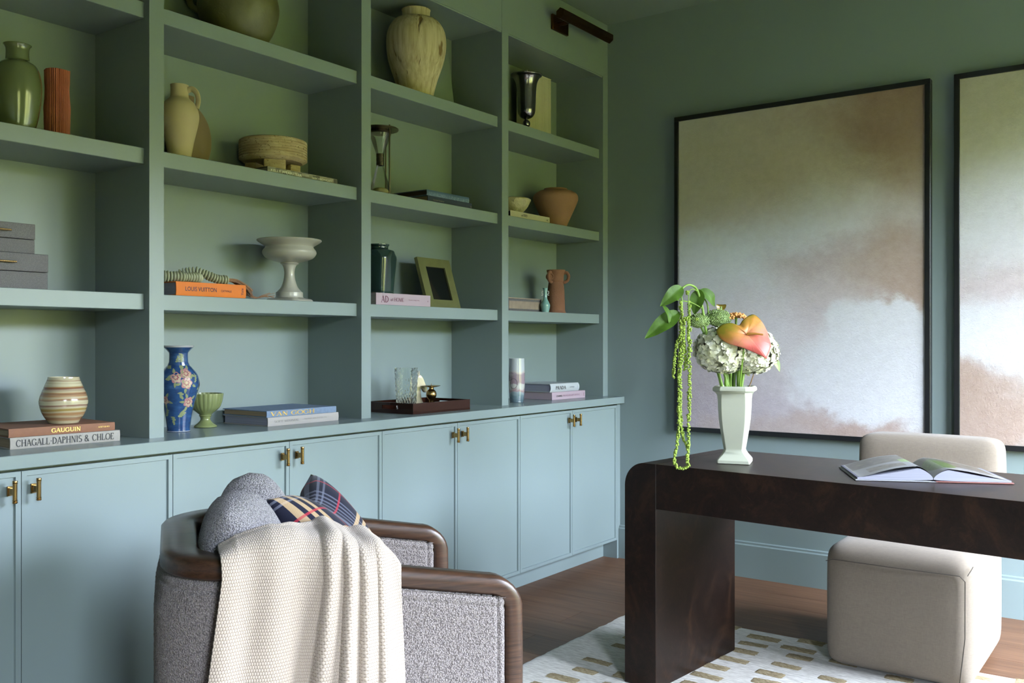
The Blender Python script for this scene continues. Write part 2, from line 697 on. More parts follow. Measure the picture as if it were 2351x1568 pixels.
# ================================================================== PICTURES
def art(name, base_stops, blobs, off):
    """blobs: (cx, cy, rx, ry, soft, colour, strength) in 0..1 picture coordinates (x right, y up)"""
    t = NT(name)
    uv = t.coord('UV')
    wn = t.noise(t.mapping(uv, scale=(1, 1.3, 1), loc=(off, off, 0)), 3.2, 7.0, 0.62, 0.3, out='Color')
    sub_ = t.n('ShaderNodeVectorMath', operation='SUBTRACT')
    t.l(wn, sub_.inputs[0]); sub_.inputs[1].default_value = (0.5, 0.5, 0.5)
    scl = t.n('ShaderNodeVectorMath', operation='SCALE')
    t.l(sub_.outputs[0], scl.inputs[0]); scl.inputs['Scale'].default_value = 0.30
    ad = t.n('ShaderNodeVectorMath', operation='ADD')
    t.l(uv, ad.inputs[0]); t.l(scl.outputs[0], ad.inputs[1])
    sep = t.n('ShaderNodeSeparateXYZ')
    t.l(ad.outputs[0], sep.inputs[0])
    n1 = t.noise(t.mapping(uv, scale=(1, 1.3, 1), loc=(off + 4, 2, 0)), 2.4, 6.0, 0.6, 0.5)
    c = t.ramp(n1, base_stops)
    for cx, cy, rx, ry, soft, colr, st in blobs:
        dx = t.math('DIVIDE', t.math('SUBTRACT', sep.outputs[0], cx), rx)
        dy = t.math('DIVIDE', t.math('SUBTRACT', sep.outputs[1], cy), ry)
        r = t.math('SQRT', t.math('ADD', t.math('MULTIPLY', dx, dx), t.math('MULTIPLY', dy, dy)))
        m = t.math('MULTIPLY', t.smooth(r, 1.0 + soft, 1.0 - soft), st)
        c = t.mix(m, c, colr)
    fine = t.noise(t.mapping(uv, scale=(1.2, 1.6, 1)), 26.0, 8.0, 0.7)
    c = t.mix(0.16, c, t.ramp(fine, [(0.3, srgb(120, 100, 90)), (0.7, srgb(250, 248, 250))]), 'SOFT_LIGHT')
    t.col(c)
    f2 = t.noise(t.mapping(uv, scale=(1.22, 1.6, 1)), 85.0, 6.0, 0.75, 0.4)
    t.bump(f2, 0.6, 0.006)
    t.p(rough=0.75, spec=0.25)
    return t.m


WHITE = srgb(192, 193, 197)
BRN = srgb(155, 136, 124)
DBR = srgb(128, 104, 90)
GRY = srgb(188, 186, 180)
LIL = srgb(194, 191, 198)
BLU = srgb(192, 198, 206)
M['art1'] = art('cloud_painting', [(0.3, srgb(172, 165, 162)), (0.5, srgb(182, 178, 178)), (0.7, srgb(188, 186, 188))], [
    (0.15, 0.86, 0.35, 0.14, 0.9, GRY, 0.8),
    (0.50, 0.84, 0.40, 0.14, 0.9, srgb(172, 160, 146), 0.65),
    (0.92, 0.97, 0.28, 0.18, 0.6, DBR, 0.95),
    (0.97, 0.80, 0.16, 0.16, 0.8, BRN, 0.6),
    (0.62, 0.98, 0.30, 0.05, 0.8, BRN, 0.4),
    (0.12, 0.53, 0.26, 0.12, 0.5, srgb(198, 204, 211), 0.95),
    (0.33, 0.66, 0.07, 0.06, 0.9, BRN, 0.40),
    (0.47, 0.62, 0.25, 0.10, 0.8, BLU, 0.6),
    (0.60, 0.53, 0.15, 0.05, 0.9, srgb(166, 154, 152), 0.8),
    (0.92, 0.48, 0.20, 0.12, 0.7, BRN, 0.9),
    (0.98, 0.40, 0.14, 0.06, 0.6, BRN, 0.7),
    (0.60, 0.38, 0.14, 0.10, 0.8, srgb(174, 163, 163), 0.75),
    (0.25, 0.30, 0.32, 0.16, 0.8, LIL, 0.9),
    (0.08, 0.10, 0.22, 0.14, 0.8, srgb(148, 136, 142), 0.8),
    (0.35, 0.06, 0.30, 0.10, 0.8, srgb(168, 160, 166), 0.8),
    (0.84, 0.22, 0.28, 0.17, 0.18, WHITE, 1.0),
    (0.64, 0.17, 0.16, 0.11, 0.25, WHITE, 0.95),
    (0.87, 0.33, 0.12, 0.07, 0.22, WHITE, 1.0),
    (0.70, 0.31, 0.05, 0.06, 0.3, WHITE, 0.9),
    (0.55, -0.03, 0.55, 0.075, 0.5, srgb(164, 150, 144), 0.8),
    (0.80, 0.02, 0.20, 0.04, 0.6, srgb(154, 132, 120), 0.7)], 0.0)
M['art2'] = art('earth_painting', [(0.3, srgb(164, 160, 156)), (0.6, srgb(180, 178, 178)), (0.8, srgb(190, 189, 190))], [
    (0.5, 0.95, 0.8, 0.20, 0.7, srgb(170, 167, 158), 0.7),
    (0.2, 0.62, 0.5, 0.22, 0.7, WHITE, 0.9),
    (0.1, 0.40, 0.5, 0.08, 0.8, srgb(172, 160, 160), 0.7),
    (0.12, 0.28, 0.4, 0.08, 0.5, WHITE, 0.9),
    (0.02, 0.16, 0.16, 0.06, 0.6, BRN, 0.9),
    (0.20, 0.05, 0.60, 0.10, 0.6, srgb(150, 130, 117), 0.9),
    (0.7, 0.4, 0.4, 0.3, 0.8, srgb(160, 144, 136), 0.7)], 7.3)


def picture(label, y_left, mat):
    w, h = 1.226, 1.606
    t = thing('framed_painting', label, 'painting', (WX, y_left - w / 2, 0.703), 0, 'pair of tall framed abstract paintings')
    # local: wall plane x=0, picture faces -x, "right" is -y
    fw, dp = 0.023, 0.042
    for a, b, c, d in ((-w / 2, w / 2, 0, fw), (-w / 2, w / 2, h - fw, h), (-w / 2, -w / 2 + fw, fw, h - fw), (w / 2 - fw, w / 2, fw, h - fw)):
        bevmod(obj('frame_rail', box(-dp, -0.0005, a, b, c, d), M['blackwood'], t, smooth=False), 0.0012, 1)
    yl, yr, z0, z1 = w / 2 - fw, -w / 2 + fw, fw, h - fw
    me = mesh_py('canvas', [(-dp + 0.008, yl, z0), (-dp + 0.008, yr, z0), (-dp + 0.008, yr, z1), (-dp + 0.008, yl, z1),
                            (-0.002, yl, z0), (-0.002, yr, z0), (-0.002, yr, z1), (-0.002, yl, z1)],
                 [(0, 3, 2, 1), (4, 5, 6, 7), (0, 1, 5, 4), (1, 2, 6, 5), (2, 3, 7, 6), (3, 0, 4, 7)],
                 [(0, 0), (1, 0), (1, 1), (0, 1)] * 2)
    obj('canvas', fixn(me), mat, t, smooth=False)
    return t


picture('black-framed abstract painting with a white cloud rising at lower right, behind the flowers', 2.151, M['art1'])
picture('black-framed abstract painting with brown earth at its foot, cut off by the right edge', 0.830, M['art2'])

# ================================================================== DESK
RUG_Z = 0.012
DR = radians(5.4)
# local frame: origin at the front inner corner of the visible leg; +x = depth away from the room, +y = towards the shelving
dk = thing('desk', 'dark burl wood waterfall desk with a rounded end and thick apron', 'desk', (2.774, 1.428, RUG_Z), -DR)
ZT = 0.756 - RUG_Z
DEP, LEGW, APR, LEN = 0.540, 0.123, 0.148, 1.70
R = 0.078


def leg_bm(side):
    y_in, y_out = (0.0, LEGW) if side > 0 else (-LEN, -LEN - LEGW)
    s = 1 if side > 0 else -1
    pts = [(y_in, 0), (y_out, 0), (y_out, ZT - R)]
    for q in range(1, 13):
        a = q / 12 * pi / 2
        pts.append((y_out - s * R * (1 - cos(a)), ZT - R + R * sin(a)))
    pts.append((y_in, ZT))
    bm = bmesh.new()
    a = [bm.verts.new((0, p[0], p[1])) for p in pts]
    b = [bm.verts.new((DEP, p[0], p[1])) for p in pts]
    bm.faces.new(a); bm.faces.new(b[::-1])
    for q in range(len(pts)):
        bm.faces.new((a[q], b[q], b[(q + 1) % len(pts)], a[(q + 1) % len(pts)]))
    return bm


for s in (1, -1):
    bevmod(obj('leg_panel', leg_bm(s), M['burl'], dk, ang=25), 0.0015, 2)
bevmod(obj('top', box(0.0, DEP, -LEN + 0.0006, -0.0006, ZT - APR, ZT), M['burl'], dk, smooth=False), 0.0015, 2)

# ================================================================== RUG
rg = thing('rug', 'ivory wool rug with rows of raised tan dashes under the desk', 'rug', (2.0, 0.4, 0))
RX0, RX1, RY0, RY1 = 0.90, 3.61, -0.30, 1.945


def rug_fn(u, v):
    x = RX0 + (RX1 - RX0) * u
    y = RY0 + (RY1 - RY0) * v
    e = min(u * (RX1 - RX0), (1 - u) * (RX1 - RX0), v * (RY1 - RY0), (1 - v) * (RY1 - RY0))
    wob = 0.004 * noise.noise(Vector((x * 9, y * 9, 0)))
    if e < 1e-6:
        dx = 0.006 * noise.noise(Vector((x * 30, y * 30, 1)))
        return (x - 2.0 + dx, y - 0.4 + dx, 0.0015)
    return (x - 2.0, y - 0.4, RUG_Z * min(1, 0.55 + e / 0.06) - 0.0008 + wob * 0.2)


obj('pile', grid(rug_fn, 150, 120, name='rug_pile'), M['rug'], rg)
# raised dashes: long axis along y, staggered rows
dmesh = []
for q in range(4):
    rnd = random.Random(q)
    def dash(u, v, q=q):
        a, b = u * 2 - 1, v * 2 - 1
        ex = 0.026 * (1 + 0.18 * noise.noise(Vector((b * 3, q, 2))))
        ey = 0.062 * (1 + 0.12 * noise.noise(Vector((a * 3, q, 5))))
        h = max(0, (1 - a * a)) ** .5 * max(0, (1 - b ** 4)) ** .5
        return (a * ex, b * ey, 0.0045 * h * (1 + 0.7 * noise.noise(Vector((a * 9, b * 14, q)))) - 0.0015)
    me = grid(dash, 10, 18, name='tan_dash')
    me.materials.append(M['jute'])
    me.polygons.foreach_set('use_smooth', [True] * len(me.polygons))
    dmesh.append(me)
rnd = random.Random(3)
row = 0
yy = 0.06
while yy < RY1 - 0.06:
    xx = 1.70 + (0.052 if row % 2 else 0.0)
    while xx < RX1 - 0.03:
        if rnd.random() < 0.93:
            o = bpy.data.objects.new('tan_dash', rnd.choice(dmesh))
            o.location = (xx - 2.0 + rnd.uniform(-0.012, 0.012), yy - 0.4 + rnd.uniform(-0.02, 0.02), RUG_Z)
            o.rotation_euler = (0, 0, rnd.uniform(-0.07, 0.07) + (pi if rnd.random() < .5 else 0))
            o.scale = (rnd.uniform(.8, 1.15), rnd.uniform(.75, 1.15), 1)
            o.parent = rg
            COL.objects.link(o)
        xx += 0.104
    yy += 0.186
    row += 1

# ================================================================== DESK CHAIR (upholstered block)


def pad(x0, x1, y0, y1, z0, z1, r, seg=6, crown=0.0, bulge=0.0):
    bm = box(x0, x1, y0, y1, z0, z1)
    bmesh.ops.subdivide_edges(bm, edges=list(bm.edges), cuts=5, use_grid_fill=True)
    cx, cy = (x0 + x1) / 2, (y0 + y1) / 2
    hx, hy = (x1 - x0) / 2, (y1 - y0) / 2
    hz, cz = (z1 - z0) / 2, (z0 + z1) / 2
    bmesh.ops.subdivide_edges(bm, edges=list(bm.edges), cuts=1, use_grid_fill=True)
    for v in bm.verts:
        # rounded box
        p = Vector((v.co.x - cx, v.co.y - cy, v.co.z - cz))
        q = Vector((max(-hx + r, min(hx - r, p.x)), max(-hy + r, min(hy - r, p.y)), max(-hz + r, min(hz - r, p.z))))
        d = p - q
        if d.length > 1e-7:
            d = d.normalized() * min(r, max(abs(c) for c in d) if sum(abs(c) > 1e-6 for c in d) < 2 else r)
        p2 = q + d
        a, b, c = p2.x / hx, p2.y / hy, p2.z / hz
        p2.z += crown * (1 - a * a) * (1 - b * b) * max(0, c)
        p2.x += bulge * (1 - b * b) * (1 - c * c) * (1 if a > 0 else -1) * abs(a)
        p2.y += bulge * (1 - a * a) * (1 - c * c) * (1 if b > 0 else -1) * abs(b)
        v.co = Vector((cx, cy, cz)) + p2
    return bm


ch = thing('desk_chair', 'oatmeal linen upholstered block chair pushed in behind the desk', 'chair', (3.64, 0.82, RUG_Z))
so = obj('seat', pad(-0.30, 0.335, -0.243, 0.243, 0.0, 0.432, 0.052, crown=0.016, bulge=0.006), M['linen'], ch, ang=80)
sub(so, 1)
M['seam'] = plain('linen_seam', srgb(66, 60, 53), 0.9)
# seam piping on the front face and at the corner
obj('seam', tube([(-0.3045, -0.205, 0.02), (-0.3055, -0.222, 0.18), (-0.3035, -0.222, 0.365), (-0.302, -0.205, 0.381), (-0.3065, 0.0, 0.381), (-0.302, 0.205, 0.381), (-0.298, 0.23, 0.372)], 0.0016, 6), M['seam'], so)
obj('seam', tube([(-0.2975, -0.228, 0.384), (-0.283, -0.236, 0.4), (-0.262, -0.2385, 0.408)], 0.0014, 6), M['seam'], so)
bk = obj('backrest', pad(0.17, 0.335, -0.252, 0.252, 0.40, 0.785, 0.035, crown=0.004, bulge=0.008), M['linen'], ch, ang=80)
sub(bk, 1)


# ================================================================== LETTERING (drawn strokes, no font files)
TK, TN = 0.17, 0.075
GL = {
 'A': (0.80, [('l', .03, 0, .37, 1, TN), ('l', .37, 1, .73, 0, TK), ('l', .16, .34, .58, .34, TN), ('s', .05, 0), ('s', .72, 0)]),
 'C': (0.82, [('a', .43, .5, .37, .48, 42, 318), ('l', .72, .70, .72, .95, TN)]),
 'D': (0.84, [('l', .14, 0, .14, 1, TK), ('a', .16, .5, .56, .48, -90, 90), ('s', .12, 0), ('s', .12, 1)]),
 'E': (0.68, [('l', .14, 0, .14, 1, TK), ('l', .08, .975, .58, .975, TN), ('l', .14, .52, .48, .52, TN), ('l', .08, .025, .60, .025, TN), ('l', .57, .80, .57, 1, TN), ('l', .59, 0, .59, .22, TN)]),
 'F': (0.64, [('l', .14, 0, .14, 1, TK), ('l', .08, .975, .58, .975, TN), ('l', .14, .52, .46, .52, TN), ('l', .57, .80, .57, 1, TN), ('s', .14, 0)]),
 'G': (0.88, [('a', .43, .5, .37, .48, 42, 318), ('l', .73, .08, .73, .42, TK), ('s', .73, .44), ('l', .72, .72, .72, .95, TN)]),
 'H': (0.88, [('l', .15, 0, .15, 1, TK), ('l', .72, 0, .72, 1, TK), ('l', .15, .52, .72, .52, TN), ('s', .15, 0), ('s', .15, 1), ('s', .72, 0), ('s', .72, 1)]),
 'I': (0.36, [('l', .17, 0, .17, 1, TK), ('s', .17, 0), ('s', .17, 1)]),
 'L': (0.66, [('l', .14, 0, .14, 1, TK), ('l', .08, .025, .60, .025, TN), ('l', .59, 0, .59, .24, TN), ('s', .14, 1)]),
 'M': (1.02, [('l', .12, 0, .15, 1, TN), ('l', .15, 1, .49, 0, TK), ('l', .49, 0, .83, 1, TN), ('l', .86, 0, .86, 1, TK), ('s', .12, 0), ('s', .86, 0), ('s', .86, 1), ('s', .12, 1)]),
 'N': (0.86, [('l', .13, 0, .13, 1, TN), ('l', .13, 1, .70, 0, TK), ('l', .71, 0, .71, 1, TN), ('s', .13, 0), ('s', .13, 1), ('s', .71, 1)]),
 'O': (0.92, [('a', .46, .5, .40, .48, 0, 360)]),
 'P': (0.68, [('l', .15, 0, .15, 1, TK), ('a', .17, .735, .40, .245, -90, 90), ('s', .15, 0), ('s', .13, 1)]),
 'R': (0.78, [('l', .15, 0, .15, 1, TK), ('a', .17, .745, .40, .235, -90, 90), ('l', .36, .5, .70, 0, TK), ('s', .15, 0), ('s', .72, 0)]),
 'S': (0.64, [('a', .32, .74, .24, .235, 35, 270), ('a', .32, .26, .26, .24, 90, -150)]),
 'T': (0.74, [('l', .37, 0, .37, 1, TK), ('l', .04, .975, .70, .975, TN), ('l', .05, .78, .05, 1, TN), ('l', .69, .78, .69, 1, TN), ('s', .37, 0)]),
 'U': (0.84, [('l', .15, 1, .15, .34, TK), ('a', .42, .34, .27, .32, 180, 360), ('l', .69, 1, .69, .34, TN), ('s', .15, 1), ('s', .69, 1)]),
 'V': (0.78, [('l', .05, 1, .40, 0, TK), ('l', .40, 0, .73, 1, TN), ('s', .07, 1), ('s', .72, 1)]),
 'Y': (0.76, [('l', .05, 1, .38, .48, TK), ('l', .38, .48, .70, 1, TN), ('l', .38, 0, .38, .50, TK), ('s', .07, 1), ('s', .69, 1), ('s', .38, 0)]),
 '&': (0.92, [('a', .34, .76, .18, .21, 0, 360), ('a', .32, .27, .27, .25, 60, 330), ('l', .22, .62, .78, 0, TK), ('l', .55, .10, .74, .45, TN)]),
 '.': (0.34, [('l', .17, .42, .17, .56, TK)]),
 'a': (0.50, [('a', .22, .24, .19, .23, 0, 360), ('l', .42, .5, .40, 0, TK * .8)]),
 't': (0.36, [('l', .20, .75, .15, .03, TK * .8), ('l', .04, .48, .34, .48, TN)]),
 '1': (0.42, [('l', .22, 0, .22, 1, TK), ('s', .22, 0), ('l', .08, .86, .22, 1, TN)]),
 '0': (0.66, [('a', .33, .5, .26, .48, 0, 360)]),
 ' ': (0.40, []),
}


def strokes(text, h, sx=1.0, gap=0.06):
    V, Fc = [], []
    x = 0.0

    def quad(a, b, c, d):
        n = len(V)
        V.extend([a, b, c, d]); Fc.append((n, n + 1, n + 2, n + 3))
    for chs in text:
        adv, st = GL[chs]
        for s in st:
            if s[0] == 'l':
                _, x1, y1, x2, y2, w = s
                dx, dy = x2 - x1, y2 - y1
                L = sqrt(dx * dx + dy * dy)
                nx, ny = -dy / L * w / 2, dx / L * w / 2
                quad((x + x1 + nx, y1 + ny), (x + x2 + nx, y2 + ny), (x + x2 - nx, y2 - ny), (x + x1 - nx, y1 - ny))
            elif s[0] == 's':
                _, sx_, sy_ = s
                yy = 0.02 if sy_ < 0.3 else (0.98 if sy_ > 0.7 else sy_)
                quad((x + sx_ - .14, yy - .02), (x + sx_ + .14, yy - .02), (x + sx_ + .14, yy + .02), (x + sx_ - .14, yy + .02))
            else:
                _, cx, cy, rx, ry, a0, a1 = s
                n = max(6, int(abs(a1 - a0) / 15))
                prev = None
                for q in range(n + 1):
                    a = radians(a0 + (a1 - a0) * q / n)
                    w = TN + (TK - TN) * abs(cos(a)) ** 1.3
                    po = (x + cx + (rx + w / 2) * cos(a), cy + (ry + w / 2) * sin(a))
                    pi_ = (x + cx + (rx - w / 2) * cos(a), cy + (ry - w / 2) * sin(a))
                    if prev:
                        quad(prev[0], po, pi_, prev[1])
                    prev = (po, pi_)
        x += adv + gap
    tot = x - gap
    V = [((vx - tot / 2) * h * sx, 0.0, (vy - 0.5) * h) for vx, vy in V]
    me = bpy.data.meshes.new('lettering')
    me.from_pydata(V, [], Fc)
    return me, tot * h * sx


def sans(text, h, bold=0.0, sx=1.0, spacing=1.0):
    cu = bpy.data.curves.new('t', 'FONT')
    cu.body = text
    cu.align_x = 'CENTER'
    cu.align_y = 'CENTER'
    cu.size = h / 0.69
    cu.offset = bold * h
    cu.space_character = spacing
    cu.resolution_u = 3
    o = bpy.data.objects.new('t', cu)
    COL.objects.link(o)
    dg = bpy.context.evaluated_depsgraph_get()
    me = bpy.data.meshes.new_from_object(o.evaluated_get(dg))
    bpy.data.objects.remove(o)
    me.transform(Matrix(((sx, 0, 0, 0), (0, 0, -1, 0), (0, 1, 0, 0), (0, 0, 0, 1))))
    xs = [v.co.x for v in me.vertices]
    zs = [v.co.z for v in me.vertices]
    me.transform(Matrix.Translation((-(max(xs) + min(xs)) / 2, 0, -(max(zs) + min(zs)) / 2)))
    me.materials.clear()
    return me, max(xs) - min(xs)


INK = {}
def ink(name, c, rough=0.6, metal=0.0):
    if name not in INK:
        INK[name] = plain('ink_' + name, c, rough, metal=metal)
    return INK[name]


def fit(me_w, width):
    me, w = me_w
    me.transform(Matrix.Diagonal((width / w, 1, 1, 1)))
    return me


def page_mat(name, c):
    t = NT(name)
    z = t.noise(t.mapping(t.coord(), scale=(2, 2, 900)), 1.0, 2.0)
    t.col(t.ramp(z, [(0.35, tuple(x * 0.72 for x in c[:3]) + (1,)), (0.65, c)]))
    t.p(rough=0.85, spec=0.2)
    return t.m


M['pages_white'] = page_mat('white_page_edges', srgb(172, 172, 174))
M['pages_cream'] = page_mat('cream_page_edges', srgb(150, 132, 108))
M['pages_blue'] = page_mat('cool_page_edges', srgb(140, 142, 160))


def book(label, x, y, z, w, d, t, cover, pages, rz=0.0, texts=(), round_=0.0, group=None, board=0.0028, lip=0.004, slip=False):
    """spine faces -y, centre of the spine's foot at (x, y, z); texts: (mesh, ink, xoff, zoff)"""
    bk_ = thing('book', label, 'book', (x, y, z), rz, group)
    if slip:
        c = obj('cover', bbox(-w / 2, w / 2, 0, d, 0, t, 0.0012, 1), cover, bk_)
    else:
        n = 7
        outer, inner = [(d, 0.0)], [(d, board)]
        for q in range(n + 1):
            a = q / n
            zz = a * t
            outer.append((round_ * (1 - (1 - (2 * a - 1) ** 2)), zz))
            yi = board + round_ * (1 - (1 - (2 * a - 1) ** 2))
            inner.append((yi, min(max(zz, board), t - board)))
        outer.append((d, t)); inner.append((d, t - board))
        poly = outer + inner[::-1]
        bm = bmesh.new()
        A = [bm.verts.new((-w / 2, p[0], p[1])) for p in outer]
        B = [bm.verts.new((w / 2, p[0], p[1])) for p in outer]
        A2 = [bm.verts.new((-w / 2, p[0], p[1])) for p in inner]
        B2 = [bm.verts.new((w / 2, p[0], p[1])) for p in inner]
        m = len(outer)
        for q in range(m - 1):
            bm.faces.new((A[q], B[q], B[q + 1], A[q + 1]))
            bm.faces.new((A2[q], A2[q + 1], B2[q + 1], B2[q]))
            bm.faces.new((A[q], A[q + 1], A2[q + 1], A2[q]))
            bm.faces.new((B[q], B2[q], B2[q + 1], B[q + 1]))
        for P, Q, e in ((A, A2, 0), (A, A2, -1)):
            pass
        bm.faces.new((A[0], A2[0], B2[0], B[0]))
        bm.faces.new((A[-1], B[-1], B2[-1], A2[-1]))
        c = obj('cover', bm, cover, bk_, ang=50)
        obj('page_block', bbox(-w / 2 + lip, w / 2 - lip, board + max(round_, 0.001), d - lip, board, t - board, 0.0005, 1), pages, bk_, smooth=False)
    for me, im, xo, zo in texts:
        obj('lettering', me, im, c, (xo, -0.0008, zo), smooth=False)
    return bk_


# ================================================================== THINGS ON THE SHELVES
S1, S2, S3, CT = 1.306, 1.751, 2.197, 0.865
E_ = 0.0004


def glaze(name, c, rough=0.12, var=0.10, vs=6.0, bump=0.0, coat=0.6):
    return plain(name, c, rough + 0.1, var, vs, bump, 30.0, 0.002, spec=0.5, coat=coat, coatr=0.06)


def matte(name, c, var=0.08, vs=9.0, bump=0.25, bs=140.0, bd=0.002):
    return plain(name, c, 0.85, var, vs, bump, bs, bd, spec=0.2)


def pot(name, label, cat, loc, me, mat, part='body', group=None, ang=40):
    t = thing(name, label, cat, loc, 0, group)
    b = obj(part, me, mat, t, ang=ang)
    return t, b


# ---------------------------------------------------------------- bay 1
gv = prof([(0.0, 0.0), (0.040, 0.0), (0.045, 0.008), (0.055, 0.05), (0.0625, 0.11), (0.062, 0.15), (0.052, 0.188), (0.034, 0.203), (0.031, 0.210), (0.030, 0.235), (0.0335, 0.246), (0.037, 0.250)], 5)
gv += [(0.034, 0.2495), (0.027, 0.24), (0.026, 0.21), (0.040, 0.17), (0.04, 0.03), (0, 0.02)]
M['celadon'] = glaze('olive_celadon_glaze', srgb(100, 110, 74), 0.10, 0.08)
pot('green_vase', 'olive green glazed baluster vase on the upper left shelf', 'vase', (1.331, 2.70, S2 + E_), lathe(gv, 56), M['celadon'])

rnd = random.Random(11)
ribs = [rnd.uniform(-1, 1) for _ in range(64)]
def rib_mod(t, z, r):
    k = t / (2 * pi) * 34
    a = ribs[int(k) % 34]
    s = abs(sin(pi * k))
    sq = 1.0 / max(abs(cos(t)), abs(sin(t))) ** 0.35
    waist = 1 + 0.07 * sin((z - 0.03) * 38) * exp(-((z - 0.12) / 0.05) ** 2) + 0.006 * sin(z * 160 + a * 9)
    return r * (0.90 + 0.075 * s + 0.05 * a) * sq * waist
rp = [(0.0, 0.0), (0.030, 0.0)] + [(0.0325, 0.004 + 0.2 * k / 44) for k in range(45)] + [(0.028, 0.2045), (0.024, 0.196), (0.022, 0.10), (0, 0.03)]
M['brick'] = plain('terracotta_red_clay', srgb(150, 82, 60), 0.6, 0.14, 25.0, 0.1, 90.0, spec=0.4)
pot('ribbed_vase', 'terracotta red vase with deep vertical ribs beside the green vase', 'vase', (1.446, 2.70, S2 + E_), lathe(rp, 272, rib_mod), M['brick'], ang=60)


def shagreen():
    t = NT('grey_shagreen')
    v = t.voro(t.coord(), 420.0)
    n1 = t.noise(t.coord(), 14.0, 4.0)
    c = t.ramp(v, [(0.1, srgb(112, 108, 112)), (0.6, srgb(88, 86, 90))])
    t.col(t.mix(t.math('MULTIPLY', n1, 0.35), c, srgb(74, 72, 76)))
    t.bump(v, 0.3, 0.001)
    t.p(rough=0.55, spec=0.4)
    return t.m


M['shagreen'] = shagreen()


def deco_box(label, xr, y, z, w, d, h, lid):
    b = thing('storage_box', label, 'box', (xr - w / 2, y, z), 0, 'grey textured storage boxes')
    bevmod(obj('base', box(-w / 2 + 0.001, w / 2 - 0.001, 0.001, d, 0, h - lid - 0.0012), M['shagreen'], b, smooth=False), 0.0015, 2)
    L = bevmod(obj('lid', box(-w / 2, w / 2, 0, d, h - lid, h), M['shagreen'], b, smooth=False), 0.0015, 2)
    hz = h - lid * 0.52
    bm = bmesh.new()
    for s in (-1, 1):
        tube([(s * 0.030, 0.001, hz), (s * 0.030, -0.010, hz)], 0.0022, 8, bm=bm)
    tube([(-0.046, -0.011, hz), (0.046, -0.011, hz)], 0.0028, 10, bm=bm)
    tag(obj('handle', bm, M['brass'], L), 'thin brass bar handle')
    return b


deco_box('larger grey shagreen box with a brass bar handle, bottom of the stack', 1.378, 2.62, S1 + E_, 0.280, 0.20, 0.0985, 0.050)
deco_box('smaller grey shagreen box with a brass bar handle, top of the stack', 1.346, 2.63, S1 + 0.0995, 0.235, 0.18, 0.083, 0.043)

M['chagall'] = plain('pale_grey_cloth', srgb(150, 146, 140), 0.8, 0.06, 60.0, 0.2, 300.0)
M['gauguin'] = plain('brown_cloth', srgb(128, 88, 66), 0.75, 0.05, 60.0, 0.2, 300.0)
gold = ink('gold', srgb(226, 190, 110), 0.35, 0.9)
dark = ink('charcoal', srgb(36, 36, 40))
white_ink = ink('white', srgb(225, 225, 222))
bz = CT + E_
book('thick pale grey cloth art book lettered in dark capitals, at the bottom of its pair', 1.4175, 2.590, bz, 0.309, 0.25, 0.0315, M['chagall'], M['pages_cream'], radians(-4.5),
     [(fit(strokes('CHAGALL.DAPHNIS & CHLOE', 0.0185), 0.275), dark, -0.002, 0.0158)], 0.002, 'art books lying flat')
book('brown cloth art book with gilt lettering under the striped vase', 1.411, 2.597, bz + 0.0320, 0.298, 0.24, 0.0235, M['gauguin'], M['pages_cream'], radians(-4.5),
     [(fit(strokes('GAUGUIN', 0.0115), 0.082), gold, 0.006, 0.0118), (fit(sans('A R T O M I', 0.0035), 0.032), gold, 0.115, 0.0125)], 0.0015, 'art books lying flat')


def striped():
    t = NT('striped_slip_glaze')
    co = t.coord()
    sep = t.n('ShaderNodeSeparateXYZ'); t.l(co, sep.inputs[0])
    w = t.noise(t.mapping(co, scale=(1, 1, 3.0)), 7.0, 4.0)
    z = t.math('ADD', sep.outputs[2], t.math('MULTIPLY', w, 0.010))
    st = t.math('DIVIDE', z, 0.135)
    CR, BR, OC, TAN, RED = srgb(188, 180, 150), srgb(120, 74, 46), srgb(150, 128, 58), srgb(158, 116, 72), srgb(112, 62, 52)
    stops = [(0.0, CR), (.10, CR), (.12, TAN), (.17, BR), (.19, CR), (.235, TAN), (.27, TAN), (.29, CR), (.33, OC), (.36, OC), (.375, CR), (.43, RED), (.45, CR), (.52, CR), (.54, BR), (.57, TAN), (.60, CR), (.635, TAN), (.68, BR), (.71, TAN), (.73, CR), (.80, RED), (.83, TAN), (.845, CR), (.94, CR), (.96, BR), (.975, CR), (1.0, CR)]
    fine = t.noise(t.mapping(co, scale=(4, 4, 160)), 2.0, 3.0)
    c = t.ramp(st, stops)
    t.col(t.mix(0.28, c, t.ramp(fine, [(0.35, srgb(110, 82, 58)), (0.65, srgb(200, 192, 168))]), 'MIX'))
    t.p(rough=0.22, spec=0.5, coat=0.5, coatr=0.08)
    return t.m


M['striped'] = striped()
sv = prof([(0.0, 0.0), (0.036, 0.0), (0.043, 0.006), (0.058, 0.03), (0.0655, 0.058), (0.0635, 0.078), (0.052, 0.108), (0.044, 0.128), (0.0425, 0.135)], 6) + [(0.0395, 0.135), (0.039, 0.125), (0.05, 0.08), (0.04, 0.02), (0, 0.012)]
pot('striped_vase', 'round pot banded in cream, ochre and brown stripes on top of the brown book', 'vase', (1.452, 2.675, bz + 0.0561), lathe(sv, 56), M['striped'])

# ---------------------------------------------------------------- bay 2, worktop: floral vase
bv_pts = [(0.0, 0.0), (0.0385, 0.0), (0.040, 0.004), (0.041, 0.02), (0.050, 0.09), (0.0665, 0.16), (0.0715, 0.20), (0.066, 0.232), (0.046, 0.262), (0.034, 0.276), (0.0335, 0.285), (0.0325, 0.315), (0.036, 0.326), (0.052, 0.345), (0.053, 0.349)]
SCV = 0.800
bv_pts = [(r * 0.90, z * SCV) for r, z in bv_pts]
bvp = prof(bv_pts, 6)


